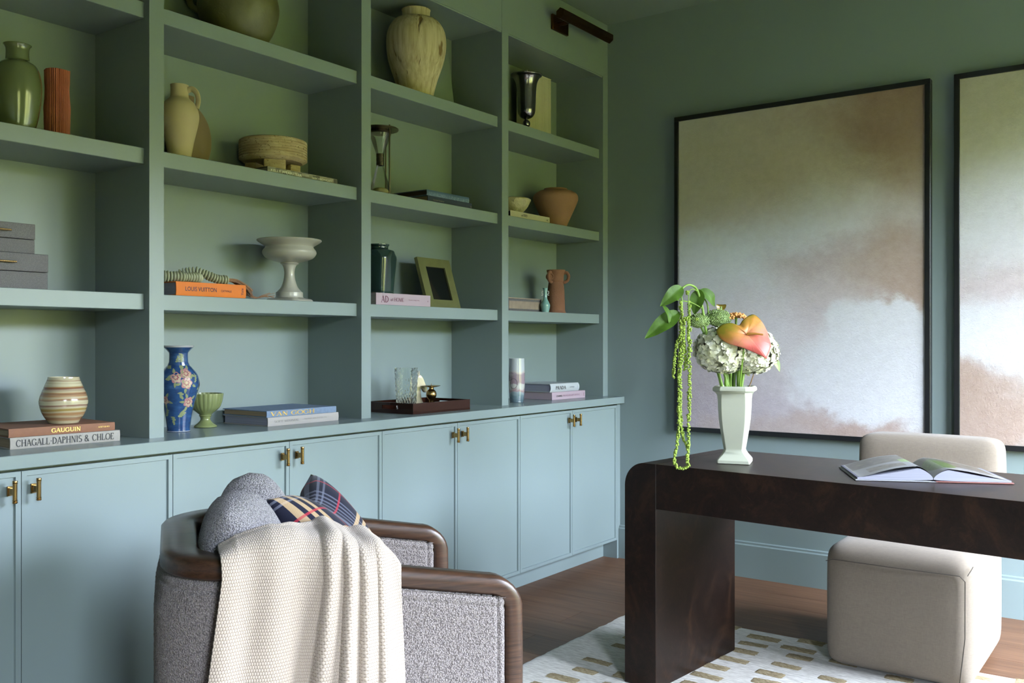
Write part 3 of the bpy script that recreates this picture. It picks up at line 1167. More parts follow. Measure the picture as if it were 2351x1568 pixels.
def rad_at(p, z):
    for (r0, z0), (r1, z1) in zip(p[3:], p[4:]):
        if z0 <= z <= z1:
            return r0 + (r1 - r0) * (z - z0) / max(1e-9, z1 - z0)
    return p[-1][0]


M['cobalt'] = NT('mottled_blue_glaze')
_t = M['cobalt']
_n = _t.noise(_t.mapping(_t.coord(), scale=(1, 1, 2.5)), 26.0, 5.0, 0.6)
_t.col(_t.ramp(_n, [(0.3, srgb(28, 52, 96)), (0.6, srgb(42, 76, 122)), (0.8, srgb(70, 104, 148))]))
_t.p(rough=0.16, spec=0.5, coat=0.6, coatr=0.05)
M['cobalt'] = _t.m
M['porcelain'] = glaze('white_porcelain', srgb(176, 178, 180), 0.1, 0.02)
VLOC = (1.847, 2.690, CT + E_)
fv, fb = pot('floral_vase', 'blue baluster vase painted with pink roses on the worktop', 'vase', VLOC,
             lathe(bvp + [(0.0440, 0.2795), (0.028, 0.26), (0.027, 0.235), (0.05, 0.18), (0.03, 0.02), (0, 0.015)], 64), M['cobalt'])
obj('rim', lathe(prof([(0.0465, 0.2755), (0.0488, 0.279), (0.047, 0.2815), (0.043, 0.2805)], 3), 64), M['porcelain'], fv)
obj('foot_ring', lathe([(0.030, -0.0002), (0.0362, 0.0), (0.0368, 0.0028), (0.0362, 0.0034)], 64), M['porcelain'], fv)
PINK, PALE, LEAF, OUT = plain('rose_enamel', srgb(168, 118, 122), 0.3), plain('pale_rose_enamel', srgb(180, 160, 138), 0.3), plain('sage_enamel', srgb(128, 138, 100), 0.3), plain('deep_rose_enamel', srgb(140, 82, 88), 0.3)


def decal(shapes, mat, name, lift):
    V, Fc = [], []
    for th0, z0, poly in shapes:
        base = len(V)
        pts = [(0.0, 0.0)] + poly
        for dx, dz in pts:
            z = z0 + dz
            r = rad_at(bvp, z) + lift
            th = th0 + dx / max(r, 0.02)
            V.append((r * cos(th), r * sin(th), z))
        n = len(poly)
        for q in range(n):
            Fc.append((base, base + 1 + q, base + 1 + (q + 1) % n))
    o = obj(name, fixn(mesh_py(name, V, Fc)), mat, fb)
    o['kind'] = 'stuff'
    return o


def flower_poly(R_, lob, amp, ph=0, n=30):
    return [(R_ * (1 + amp * sin(lob * 2 * pi * q / n + ph)) * cos(2 * pi * q / n), R_ * (1 + amp * sin(lob * 2 * pi * q / n + ph)) * sin(2 * pi * q / n)) for q in range(n)]


def leaf_poly(L, w, ang, n=14):
    out = []
    for q in range(n):
        a = 2 * pi * q / n
        x, y = L / 2 * cos(a), w / 2 * sin(a) * (1 - 0.5 * cos(a))
        out.append((x * cos(ang) - y * sin(ang), x * sin(ang) + y * cos(ang)))
    return out


VA = atan2(-VLOC[1], -VLOC[0])           # side of the vase that faces the room
rz_, pale_, deep_, leaf_ = [], [], [], []
for th, z, R_ in [(-.12, .178, .017), (.42, .190, .017), (.40, .160, .018), (.62, .098, .016), (-.85, .105, .014), (1.7, .15, .018), (-1.9, .16, .018), (2.6, .12, .017), (3.3, .17, .016)]:
    rz_.append((VA + th, z, flower_poly(R_, 5, 0.13, th * 3)))
    pale_.append((VA + th + .03, z - .002, flower_poly(R_ * .74, 6, 0.16, 1 + z * 30)))
    deep_.append((VA + th, z + .001, flower_poly(R_ * .48, 7, 0.2, 2)))
    pale_.append((VA + th - .02, z + .001, flower_poly(R_ * .28, 5, 0.15, 2)))
    for q in range(5):
        a = q * 1.3 + th * 5
        rr = R_ * 1.45
        leaf_.append((VA + th + rr * cos(a) / 0.055, z + rr * sin(a), leaf_poly(.017, .008, a)))
for th, z, n, a0 in [(.12, .056, 7, .5), (-.35, .035, 4, 2.2), (.95, .17, 5, 1.2), (-.55, .176, 4, .3), (-.9, .215, 5, 0), (.25, .205, 5, 2.0), (.2, .118, 4, 2.6), (-.1, .235, 3, 1), (.3, .238, 4, 2), (-.95, .06, 5, 1), (2.2, .06, 6, 0), (-2.4, .08, 6, 0)]:
    for q in range(n):
        leaf_.append((VA + th + q * .055 * cos(a0), z + q * .004 * sin(a0) + (.004 if q % 2 else -.004), leaf_poly(.015, .006, a0 + (0.7 if q % 2 else -.7))))
decal(leaf_, LEAF, 'painted_leaves', .0003)
decal(rz_, PINK, 'painted_roses', .0006)
decal(pale_[0::2], PALE, 'painted_petals', .0009)
decal(deep_, OUT, 'painted_petals', .0012)
decal(pale_[1::2], PALE, 'painted_petals', .0015)

# fluted goblet planter
def flute(t, z, r):
    return r * (1 + 0.030 * abs(sin(12 * t)) * min(1, max(0, (z - 0.048) / 0.02)))
gp = prof([(0.0, 0.0), (0.036, 0.0), (0.037, 0.006), (0.024, 0.016), (0.0165, 0.026), (0.0185, 0.036), (0.022, 0.0395), (0.020, 0.042), (0.026, 0.048), (0.044, 0.064), (0.054, 0.086), (0.058, 0.108), (0.0585, 0.116)], 5) + [(0.055, 0.116), (0.050, 0.09), (0.03, 0.06), (0, 0.055)]
M['sage'] = glaze('sage_green_glaze', srgb(122, 132, 86), 0.16, 0.08, 14.0)
pot('goblet_planter', 'sage green fluted footed bowl standing behind the blue vase', 'planter', (1.995, 2.752, CT + E_), lathe(gp, 144, flute), M['sage'])

M['vangogh'] = plain('pale_blue_cloth', srgb(104, 122, 146), 0.75, 0.10, 90.0, 0.25, 400.0)
M['minimal'] = plain('pale_grey_pink_paper', srgb(152, 148, 146), 0.7, 0.03, 20.0)
grey_ink = ink('grey', srgb(120, 118, 116))
book('pale grey book at the bottom of the pair in the second bay', 2.2935, 2.585, bz, 0.331, 0.245, 0.0305, M['minimal'], M['pages_blue'], 0,
     [(fit(strokes('SOFT MINIMAL', 0.0075), 0.112), grey_ink, -0.082, 0.0155), (fit(sans('NORM ARCHITECTS', 0.005), 0.105), grey_ink, 0.052, 0.0165)], 0.0015, 'art books lying flat')
book('pale blue cloth book with gilt capitals lying on the grey book', 2.288, 2.588, bz + 0.031, 0.325, 0.242, 0.0225, M['vangogh'], M['pages_cream'], 0,
     [(fit(strokes('VAN GOGH', 0.0145), 0.200), gold, -0.045, 0.0112)], 0.001, 'art books lying flat')

# ---------------------------------------------------------------- bay 2, shelf 1
M['orange'] = plain('orange_cloth', srgb(206, 108, 8), 0.6, 0.03, 30.0)
navy_ink = ink('navy', srgb(40, 36, 62))
book('bright orange hardback with navy lettering under the stone bead garland', 1.912, 2.600, S1 + E_, 0.270, 0.235, 0.0445, M['orange'], M['pages_blue'], 0,
     [(fit(sans('LOUIS VUITTON', 0.0135, 0.012), 0.118), navy_ink, -0.043, 0.0225), (fit(sans('CATWALK', 0.0075), 0.043), navy_ink, 0.055, 0.0205)], 0.002, 'art books lying flat')
me_, _w = sans('Yale', 0.0095)
me_.transform(Matrix.Rotation(-pi / 2, 4, 'Y'))
obj('lettering', me_, navy_ink, [o for o in bpy.data.objects if o.name.startswith('cover')][-1], (0.119, -0.0009, 0.021), smooth=False)

# bead garland: each bead a part
gar = thing('bead_garland', 'string of pale green stone disc beads with a jute tassel on the orange book', 'garland', (1.90, 2.66, S1 + 0.0455))
M['jade'] = plain('pale_jade_stone', srgb(168, 172, 148), 0.25, 0.14, 30.0, spec=0.5, sss=0.0)
M['jute_rope'] = plain('jute_fibre', srgb(138, 104, 82), 0.9, 0.2, 200.0)
bead = lathe(prof([(0.0, -0.0042), (0.011, -0.0042), (0.0165, -0.002), (0.0175, 0.0), (0.0165, 0.002), (0.011, 0.0042), (0.0, 0.0042)], 2), 18)
bead.materials.append(M['jade'])
bead.polygons.foreach_set('use_smooth', [True] * len(bead.polygons))
p1 = spline([(-0.150, -0.02, 0.016), (-0.10, -0.035, 0.016), (-0.035, -0.035, 0.0165), (-0.012, -0.022, 0.0165)], 40)
p2 = spline([(-0.125, 0.10, 0.016), (-0.060, 0.055, 0.018), (-0.030, 0.030, 0.034), (0.0, 0.010, 0.040), (0.035, -0.005, 0.028), (0.070, -0.012, 0.0175), (0.105, -0.016, 0.0165)], 40)
for path, step in ((p1, 0.0088), (p2, 0.0092)):
    acc = step
    for a, b in zip(path, path[1:]):
        d = (Vector(b) - Vector(a))
        acc += d.length
        if acc >= step:
            acc = 0
            o = bpy.data.objects.new('bead', bead)
            o.location = b
            o.rotation_euler = (d.normalized().to_track_quat('Z', 'X')).to_euler()
            s = random.uniform(0.88, 1.06)
            o.scale = (s, s, 1)
            o.parent = gar
            COL.objects.link(o)
obj('cord', tube([Vector(p) for p in p1[::6]] + [Vector((0.0, -0.01, 0.03))] , 0.002, 6), M['jute_rope'], gar)
bm = bmesh.new()
rn = random.Random(5)
for q in range(46):
    a, b = rn.uniform(-1, 1), rn.uniform(-1, 1)
    pts = [(0.108, -0.016 + a * .004, 0.017 + b * .005), (0.135, -0.018 + a * .010, 0.014 + b * .006), (0.165, -0.024 + a * .016, -0.004 + b * .008),
           (0.190, -0.026 + a * .015, -0.024 + b * .012)]
    tube(spline(pts, 4), 0.0011, 4, bm=bm)
tas = obj('tassel', bm, M['jute_rope'], gar)
tas['kind'] = 'stuff'
bm = bmesh.new()
for q in range(14):
    a, b = rn.uniform(-1, 1), rn.uniform(-1, 1)
    tube(spline([(0.188, -0.026 + a * .006, -0.032 + b * .006), (0.215, -0.030, -0.040 + b * .002), (0.240, -0.034 + a * .012, -0.036 + abs(b) * .006), (0.275, -0.036 + a * .020, -0.030 + b * .010)], 4), 0.0010, 4, bm=bm)
tas = obj('tassel', bm, M['jute_rope'], gar)
tas['kind'] = 'stuff'

# white compote
cp = prof([(0.0, 0.0), (0.075, 0.0), (0.0755, 0.010), (0.058, 0.013), (0.050, 0.018), (0.049, 0.034), (0.045, 0.037), (0.030, 0.055), (0.0205, 0.085), (0.0185, 0.112), (0.0245, 0.134), (0.034, 0.141), (0.031, 0.144), (0.050, 0.149),
           (0.083, 0.160), (0.097, 0.176), (0.097, 0.188), (0.088, 0.200), (0.090, 0.206), (0.112, 0.220), (0.1175, 0.226)], 4) + [(0.1165, 0.2285), (0.106, 0.224), (0.082, 0.202), (0.085, 0.18), (0.05, 0.163), (0, 0.158)]
def sqbase(t, z, r):
    if z < 0.0125:
        return r * min(1.28, 1.0 / max(abs(cos(t - .3)), abs(sin(t - .3))) ** 0.9) * 0.84
    return r
M['ironstone'] = glaze('white_ironstone', srgb(170, 168, 160), 0.22, 0.05, 7.0, coat=0.35)
pot('compote', 'white glazed pedestal compote with a wide rim on the shelf with the orange book', 'compote', (2.322, 2.70, S1 + E_), lathe(cp, 80, sqbase), M['ironstone'])

# ---------------------------------------------------------------- bay 2, shelf 2: jug, moon vase, bowl on book
M['bisque'] = matte('cream_bisque', srgb(182, 168, 138), 0.05, 6.0, 0.2, 90.0)
jp = prof([(0.0, 0.0), (0.032, 0.0), (0.036, 0.008), (0.0455, 0.06), (0.058, 0.115), (0.0605, 0.145), (0.052, 0.175), (0.034, 0.194), (0.0285, 0.203), (0.0275, 0.225), (0.0285, 0.240)], 5) + [(0.0245, 0.2405), (0.022, 0.21), (0.045, 0.16), (0.03, 0.03), (0, 0.02)]
jt, jb = pot('jug', 'cream bisque one-handled jug at the left of the second bay', 'jug', (1.830, 2.66, S2 + E_), lathe(jp, 56), M['bisque'])
ha = radians(-52)
hp = spline([(0.024, 0.222), (0.040, 0.228), (0.055, 0.215), (0.060, 0.19), (0.055, 0.165)], 6)
obj('handle', tube([(cos(ha) * r, sin(ha) * r, z) for r, z in hp], 0.0068, 10, flat=1.4), M['bisque'], jt)
M['taupe'] = matte('taupe_bisque', srgb(122, 106, 84), 0.04, 4.0, 0.12)
mv = prof([(0.0, 0.0), (0.045, 0.0), (0.060, 0.012), (0.083, 0.06), (0.0885, 0.108), (0.078, 0.16), (0.052, 0.200), (0.026, 0.219), (0.0215, 0.226), (0.022, 0.252)], 5) + [(0.018, 0.252), (0.017, 0.225), (0.05, 0.16), (0.05, 0.03), (0, 0.02)]
mt, mb = pot('moon_vase', 'flat oval taupe bottle vase standing behind the cream jug', 'vase', (1.955, 2.79, S2 + E_), lathe(mv, 64), M['taupe'])
mb.scale = (1.0, 0.42, 1.0)


def travertine():
    t = NT('travertine')
    co = t.coord()
    n1 = t.noise(t.mapping(co, scale=(1, 1, 4)), 16.0, 6.0, 0.7)
    pit = t.noise(co, 130.0, 3.0, 0.6)
    c = t.ramp(n1, [(0.3, srgb(146, 126, 96)), (0.6, srgb(182, 166, 136)), (0.8, srgb(198, 184, 158))])
    pm = t.math('MULTIPLY', t.smooth(pit, 0.60, 0.66), t.smooth(n1, 0.42, 0.55))
    t.col(t.mix(pm, c, srgb(96, 76, 48)))
    t.bump(t.math('ADD', t.math('MULTIPLY', pm, -1.0), t.math('MULTIPLY', n1, 0.3)), 0.6, 0.003)
    t.p(rough=0.75, spec=0.25)
    return t.m


M['travertine'] = travertine()
tb = [(0.0, 0.040), (0.105, 0.040), (0.117, 0.046)]
for q in range(7):
    z = 0.050 + q * 0.0095
    tb += [(0.1225, z), (0.1225, z + 0.0062), (0.1195, z + 0.0072), (0.1195, z + 0.0090)]
tb += [(0.1215, 0.118), (0.117, 0.121), (0.104, 0.121), (0.100, 0.114), (0.098, 0.075), (0.08, 0.062), (0, 0.060)]
M['tile_cover'] = NT('grey_mosaic_paper')
_t = M['tile_cover']
_b = _t.n('ShaderNodeTexVoronoi'); _b.feature = 'F1'; _b.distance = 'CHEBYCHEV'
_t.l(_t.mapping(_t.coord(), scale=(58, 0.5, 110), loc=(0, 0.5, 0.3)), _b.inputs['Vector']); _b.inputs['Scale'].default_value = 1.0; _b.inputs['Randomness'].default_value = 0.0
_t.col(_t.ramp(_b.outputs['Color'], [(0.2, srgb(66, 64, 58)), (0.5, srgb(120, 116, 104)), (0.8, srgb(156, 150, 136))]))
_t.p(rough=0.5)
M['tile_cover'] = _t.m
book('slim grey mosaic-patterned book under the travertine bowl', 2.320, 2.620, S2 + E_, 0.331, 0.235, 0.0225, M['tile_cover'], M['pages_white'], 0,
     [(fit(sans('KELLY WEARSTLER', 0.0085, 0.02), 0.142), white_ink, -0.080, 0.0118), (fit(strokes('SYNCHRONICITY', 0.0065), 0.098), white_ink, 0.088, 0.0108)], 0.0, 'art books lying flat')
trb = thing('travertine_bowl', 'round travertine bowl on three block feet standing on the mosaic book', 'bowl', (2.278, 2.738, S2 + 0.0235), 0.5)
obj('bowl', lathe(tb, 72), M['travertine'], trb, ang=25)
for q in range(3):
    a = radians(-150 + q * 120) - 0.5 + radians(24)
    f = obj('foot', bbox(-0.022, 0.022, -0.038, 0.038, 0.0, 0.0405, 0.003, 2), M['travertine'], trb, (0.072 * cos(a), 0.072 * sin(a), 0), (0, 0, a))

# bay 2, shelf 3: large dark jug
M['moss'] = plain('dark_moss_glaze', srgb(84, 84, 50), 0.45, 0.25, 12.0, 0.5, 22.0, 0.006, spec=0.4)
bj = prof([(0.0, 0.0), (0.080, 0.0), (0.092, 0.010), (0.120, 0.055), (0.1375, 0.110), (0.138, 0.150), (0.120, 0.205), (0.080, 0.245), (0.050, 0.262), (0.046, 0.285), (0.055, 0.305)], 5) + [(0.049, 0.305), (0.04, 0.28), (0.10, 0.2), (0.1, 0.05), (0, 0.02)]
bt, bb = pot('storage_jug', 'large dark moss-green jug cut off by the top edge', 'jug', (2.105, 2.715, S3 + E_), lathe(bj, 72), M['moss'])
ha = radians(138)
hp = spline([(0.06, 0.262), (0.105, 0.275), (0.150, 0.245), (0.172, 0.19), (0.160, 0.135), (0.130, 0.115)], 6)
obj('handle', tube([(cos(ha) * r, sin(ha) * r, z) for r, z in hp], 0.011, 10), M['moss'], bt)

# ---------------------------------------------------------------- bay 3
def crackjar():
    t = NT('gouged_cream_clay')
    co = t.coord()
    st = t.noise(t.mapping(co, scale=(70, 70, 3.0)), 1.0, 5.0, 0.6)
    g = t.noise(t.mapping(co, scale=(22, 22, 4.5)), 1.0, 3.0, 0.6, 0.3)
    gm = t.smooth(g, 0.60, 0.70)
    c = t.ramp(st, [(0.3, srgb(158, 144, 114)), (0.6, srgb(190, 178, 150)), (0.8, srgb(204, 194, 168))])
    t.col(t.mix(gm, c, srgb(118, 98, 66)))
    t.bump(t.math('ADD', t.math('MULTIPLY', gm, -1.2), t.math('MULTIPLY', st, 0.4)), 0.7, 0.006)
    t.p(rough=0.85, spec=0.2)
    return t.m


M['crackjar'] = crackjar()
lj = prof([(0.0, 0.0), (0.068, 0.0), (0.072, 0.006), (0.092, 0.08), (0.120, 0.165), (0.1305, 0.235), (0.124, 0.295), (0.096, 0.340), (0.064, 0.353), (0.0605, 0.358), (0.061, 0.385), (0.0635, 0.390)], 5) + [(0.056, 0.390), (0.052, 0.36), (0.10, 0.28), (0.06, 0.03), (0, 0.02)]
def jarmod(t, z, r):
    return r * (1 + 0.008 * sin(3 * t + z * 14) + 0.006 * sin(7 * t + 2))
pot('large_jar', 'tall cream clay jar with vertical gouges and a short collar in the third bay', 'jar', (3.020, 2.700, S3 + E_), lathe([(r * .985, z * 0.985) for r, z in lj], 80, jarmod), M['crackjar'])
lp = thing('leaning_board', 'thin grey-green board leaning on the back panel behind the large jar', 'board', (3.250, 2.810, S3 + E_))
o = obj('board', bbox(-0.17, 0.17, -0.004, 0.004, 0, 0.335, 0.001, 1), M['joinery'], lp, (0, 0, 0.001), (radians(-8.0), 0, 0))

hg = thing('hourglass', 'tall bronze-framed glass hourglass on the third bay shelf', 'hourglass', (2.790, 2.690, S2 + E_))
M['gunmetal'] = plain('antique_nickel', srgb(92, 86, 70), 0.3, 0.08, 30.0, metal=1.0)


def glassmat(name, c, rough=0.0):
    t = NT(name)
    t.col(c)
    t.p(rough=rough, trans=1.0, ior=1.45)
    return t.m


M['glass'] = glassmat('clear_glass', (0.96, 0.98, 0.97, 1))
_g = NT('thin_clear_glass')
_lw = _g.n('ShaderNodeLayerWeight'); _lw.inputs['Blend'].default_value = 0.35
_tr = _g.n('ShaderNodeBsdfTransparent'); _tr.inputs[0].default_value = (0.95, 0.97, 0.95, 1)
_gl = _g.n('ShaderNodeBsdfGlossy'); _gl.inputs['Roughness'].default_value = 0.03
_mx = _g.n('ShaderNodeMixShader')
_g.l(_g.math('ADD', _g.math('MULTIPLY', _lw.outputs['Fresnel'], 0.7), 0.02), _mx.inputs[0]); _g.l(_tr.outputs[0], _mx.inputs[1]); _g.l(_gl.outputs[0], _mx.inputs[2])
_g.l(_mx.outputs[0], _g.t.nodes['Material Output'].inputs[0])
M['thinglass'] = _g.m
for z in (0.0, 0.272):
    obj('plate', lathe([(0, z), (0.074, z), (0.0755, z + 0.0015), (0.0755, z + 0.006), (0.074, z + 0.0075), (0, z + 0.0075)], 48), M['gunmetal'], hg)
for q in range(3):
    a = radians(-98 + q * 120)
    obj('rod', tube([(0.061 * cos(a), 0.061 * sin(a), 0.005), (0.061 * cos(a), 0.061 * sin(a), 0.286)], 0.0032, 10), M['gunmetal'], hg)
up = [(0.0, 0.268), (0.040, 0.268), (0.044, 0.262), (0.041, 0.245), (0.012, 0.165), (0.006, 0.150), (0.012, 0.130), (0.041, 0.040), (0.044, 0.020), (0.040, 0.0085), (0.0, 0.0085)]
thin = prof(up, 4)
obj('bulb', lathe(thin, 40), M['thinglass'], hg)
obj('collar', lathe([(0.0125, 0.128), (0.0165, 0.128), (0.0165, 0.140), (0.0155, 0.142), (0.0165, 0.144), (0.0165, 0.158), (0.0155, 0.160), (0.0165, 0.162), (0.0165, 0.176), (0.0125, 0.176)], 28), M['gunmetal'], hg, ang=25)
obj('cap', lathe([(0, 0.2715), (0.046, 0.2715), (0.048, 0.262), (0.044, 0.258), (0, 0.258)], 36), M['gunmetal'], hg)
M['sand'] = matte('pale_sand', srgb(186, 174, 138))
obj('sand', lathe(prof([(0, 0.012), (0.036, 0.012), (0.037, 0.022), (0.024, 0.034), (0, 0.040)], 3), 32), M['sand'], hg)

M['navy'] = plain('navy_cloth', srgb(30, 42, 58), 0.6, 0.05)
M['steelblue'] = NT('slate_blue_damask')
_t = M['steelblue']
_v = _t.noise(_t.mapping(_t.coord(), scale=(1, 1, 1)), 190.0, 3.0, 0.6, 2.0)
_sp = _t.n('ShaderNodeSeparateXYZ'); _t.l(_t.coord(), _sp.inputs[0])
_mk = _t.math('MULTIPLY', _t.smooth(_v, 0.52, 0.58), _t.smooth(_sp.outputs[2], 0.018, 0.012))
_t.col(_t.mix(_mk, srgb(66, 88, 116), srgb(120, 138, 150)))
_t.p(rough=0.5)
M['steelblue'] = _t.m
M['pages_dark'] = page_mat('dark_page_edges', srgb(56, 46, 38))
silver = ink('silver', srgb(150, 140, 118), 0.4, 0.5)
book('navy hardback at the bottom of the pair beside the hourglass', 3.158, 2.622, S2 + E_, 0.300, 0.235, 0.0290, M['navy'], M['pages_cream'], radians(0),
     [(fit(sans('Carnival Variations', 0.006), 0.072), silver, -0.080, 0.0140), (fit(sans('N', 0.008), 0.006), silver, 0.142, 0.0130)], 0.001, 'art books lying flat')
book('slate blue patterned hardback lying on the navy book', 3.148, 2.624, S2 + 0.0298, 0.286, 0.228, 0.0245, M['steelblue'], M['pages_dark'], radians(0), (), 0.002, 'art books lying flat')

M['pink'] = plain('lilac_pink_paper', srgb(158, 141, 152), 0.5, 0.02, 20.0)
plum = ink('plum', srgb(92, 38, 62))
book('lilac-pink hardback with plum lettering under the dark green vase', 2.836, 2.600, S1 + E_, 0.325, 0.240, 0.0465, M['pink'], M['pages_white'], 0,
     [(fit(strokes('AD', 0.0265), 0.042), plum, -0.112, 0.0225), (fit(strokes('at', 0.016), 0.014), plum, -0.072, 0.0240), (fit(strokes('HOME', 0.0150), 0.058), plum, -0.031, 0.0225),
      (fit(sans('Houses by design today', 0.0050), 0.066), plum, 0.060, 0.0230), (fit(sans('A', 0.0070), 0.008), plum, 0.146, 0.0220)], 0.0, 'art books lying flat')


def sqmod(t, z, r):
    k = min(1.0, max(0.0, (0.170 - z) / 0.02))
    a = t - 0.25
    sq = 1.0 / (abs(cos(a)) ** 5 + abs(sin(a)) ** 5) ** (1 / 5)
    return r * (1 + (sq - 1) * 0.8 * k) * (1 + 0.010 * k * sin(5 * t + z * 25))
dv = prof([(0.0, 0.0), (0.050, 0.0), (0.052, 0.008), (0.053, 0.014), (0.056, 0.05), (0.0625, 0.13), (0.0645, 0.168), (0.060, 0.177), (0.046, 0.181), (0.040, 0.184), (0.039, 0.192), (0.043, 0.199), (0.0435, 0.2025)], 4) + [(0.038, 0.2025), (0.034, 0.19), (0.045, 0.16), (0.04, 0.02), (0, 0.015)]
M['bottle'] = plain('dark_bottle_green_glaze', srgb(28, 50, 46), 0.14, 0.25, 9.0, 0.12, 12.0, 0.004, coat=0.8, coatr=0.04)
pot('square_vase', 'glossy dark green square-shouldered vase standing on the pink book', 'vase', (2.782, 2.690, S1 + 0.0475), lathe(dv, 80, sqmod), M['bottle'])

pf = thing('photo_frame', 'empty olive green photo frame leaning back beside the pink book', 'photo frame', (3.205, 2.690, S1 + E_), radians(3))
M['olive'] = plain('olive_lacquer', srgb(92, 94, 56), 0.45, 0.10, 20.0)
M['blackglass'] = plain('black_glass', srgb(10, 11, 13), 0.08, coat=0.5)
fr = bpy.data.objects.new('frame', None)
bm = bmesh.new()
W_, H_, O_, O2 = 0.118, 0.235, 0.034, 0.040
for a, b, c, d in ((-W_, W_, 0, O2), (-W_, W_, H_ - O2, H_), (-W_, -W_ + O_ + .014, O2, H_ - O2), (W_ - O_ - .014, W_, O2, H_ - O2)):
    box(a, b, 0, 0.016, c, d, bm)
bmesh.ops.remove_doubles(bm, verts=bm.verts, dist=1e-5)
f = obj('frame', bm, M['olive'], pf, (0, 0, 0.001), (radians(-17), 0, 0), smooth=False)
bpy.data.objects.remove(fr)
obj('glazing', box(-W_ + 0.03, W_ - 0.03, 0.007, 0.010, O2 - .004, H_ - O2 + .004), M['blackglass'], f, smooth=False)
obj('easel_back', prism([(-0.03, 0.0), (0.03, 0.0), (0.02, 0.17), (-0.02, 0.17)], 0, 0.004), M['blackwood'], pf, (0, 0.108, 0.0005), (radians(16), 0, 0), smooth=False)

# tray with glass vase, horse and candle holder
M['amber'] = NT('amber_acrylic')
_t = M['amber']
_t.col((0.040, 0.014, 0.008, 1)); _t.p(rough=0.04, trans=0.35, ior=1.40, spec=0.5)
M['amber'] = _t.m
ty = thing('tray', 'dark amber lucite tray with cut-out handles on the worktop', 'tray', (3.008, 2.668, CT + E_))
tw, td, th_ = 0.184, 0.128, 0.044
obj('tray_base', box(-tw, tw, -td, td, 0, 0.006), M['amber'], ty, smooth=False)
for s in (-1, 1):
    bevmod(obj('tray_wall', box(-tw, tw, s * td - (0.006 if s > 0 else 0), s * td + (0.006 if s < 0 else 0), 0.006, th_), M['amber'], ty, smooth=False), 0.0008, 1)
    # end walls with an oblong handle slot
    xa, xb = (tw - 0.006, tw) if s > 0 else (-tw, -tw + 0.006)
    bm = bmesh.new()
    for a, b, c, d in ((-td + .006, -.045, .006, th_), (.045, td - .006, .006, th_), (-.045, .045, .006, .017), (-.045, .045, .033, th_)):
        box(xa, xb, a, b, c, d, bm)
    bmesh.ops.remove_doubles(bm, verts=bm.verts, dist=1e-5)
    obj('tray_wall', bm, M['amber'], ty, smooth=False)

TZ = CT + 0.0068
gvs = thing('crystal_vase', 'square cut-crystal vase with diagonal flutes standing in the tray', 'vase', (2.880, 2.628, TZ), radians(25))
V, Fc = [], []
def csq(z, hw, n=24):
    out = []
    for sd in range(4):
        for q in range(n):
            u = -1 + 2 * q / n
            mid = abs(u) < 0.0
            tw_ = (0.0024 * abs(sin((u * 4.2 + z * 60) * 2.2)) if abs(u) < 0.95 and not (sd in (0,) and 0.62 < u < 0.9) else 0.0)
            p = (u * hw, -(hw + tw_))
            for _ in range(sd):
                p = (-p[1], p[0])
            out.append((p[0], p[1], z))
    return out
rings = [csq(0.0, 0.030)] + [csq(0.002 + 0.178 * k / 40, 0.0310 + 0.0075 * k / 40) for k in range(41)]
inner = [[(x * 0.86, y * 0.86, 0.180 - 0.165 * k / 8) for x, y, _ in csq(0.180 - 0.165 * k / 8, 0.0385 - 0.0065 * k / 8)] for k in range(9)]
allr = rings + inner
for r in allr:
    V += r
n = len(rings[0])
for a in range(len(allr) - 1):
    for q in range(n):
        Fc.append((a * n + q, a * n + (q + 1) % n, (a + 1) * n + (q + 1) % n, (a + 1) * n + q))
Fc.append(tuple(range(n))[::-1])
Fc.append(tuple((len(allr) - 1) * n + q for q in range(n)))
obj('body', fixn(mesh_py('crystal', V, Fc)), M['glass'], gvs, ang=30)

# onyx horse head
M['onyx'] = plain('cream_onyx', srgb(186, 176, 150), 0.18, 0.18, 22.0, spec=0.5, coat=0.4)
hs = thing('horse_head', 'cream onyx horse head bookend behind the crystal vase', 'sculpture', (3.012, 2.675, TZ), radians(-25))
bevmod(obj('base', box(-0.030, 0.034, -0.020, 0.020, 0, 0.010), M['onyx'], hs, smooth=False), 0.002, 2)
# head and neck: side silhouette, thick and rounded
sil = spline([(-2.6, 1), (-2.8, 4), (-2.6, 8), (-2.1, 11.5), (-1.2, 14.0), (0.0, 14.6), (1.2, 13.6), (2.3, 11.2), (3.3, 8.6), (3.2, 7.4), (2.5, 7.0), (1.8, 7.6), (1.0, 9.0), (0.35, 8.4), (0.6, 5), (1.6, 2.5), (2.6, 1)], 3)
bm = prism([(x / 100, z / 100) for x, z in sil], -0.013, 0.013)
bmesh.ops.recalc_face_normals(bm, faces=bm.faces)
ed_ = [e for e in bm.edges if abs(e.verts[0].co.y - e.verts[1].co.y) < 1e-6]
bmesh.ops.bevel(bm, geom=ed_, offset=0.004, segments=3, profile=0.5, affect='EDGES')
obj('head_and_neck', bm, M['onyx'], hs, ang=60)
bm = bmesh.new()
for q in range(7):
    z = 0.045 + q * 0.014
    xq = -0.027 + 0.010 * (q / 6) ** 2.5
    tube(spline([(xq + 0.004, -0.010, z + 0.008), (xq - 0.003, 0.0, z), (xq + 0.004, 0.010, z + 0.008)], 4), 0.0042, 8, bm=bm)
obj('mane', bm, M['onyx'], hs, ang=180)
for s_ in (-1, 1):
    obj('ear', tube([(-0.006, s_ * 0.006, 0.140), (-0.004, s_ * 0.008, 0.152), (-0.001, s_ * 0.008, 0.164)], lambda t: 0.0055 * (1 - t * 0.85), 8), M['onyx'], hs)

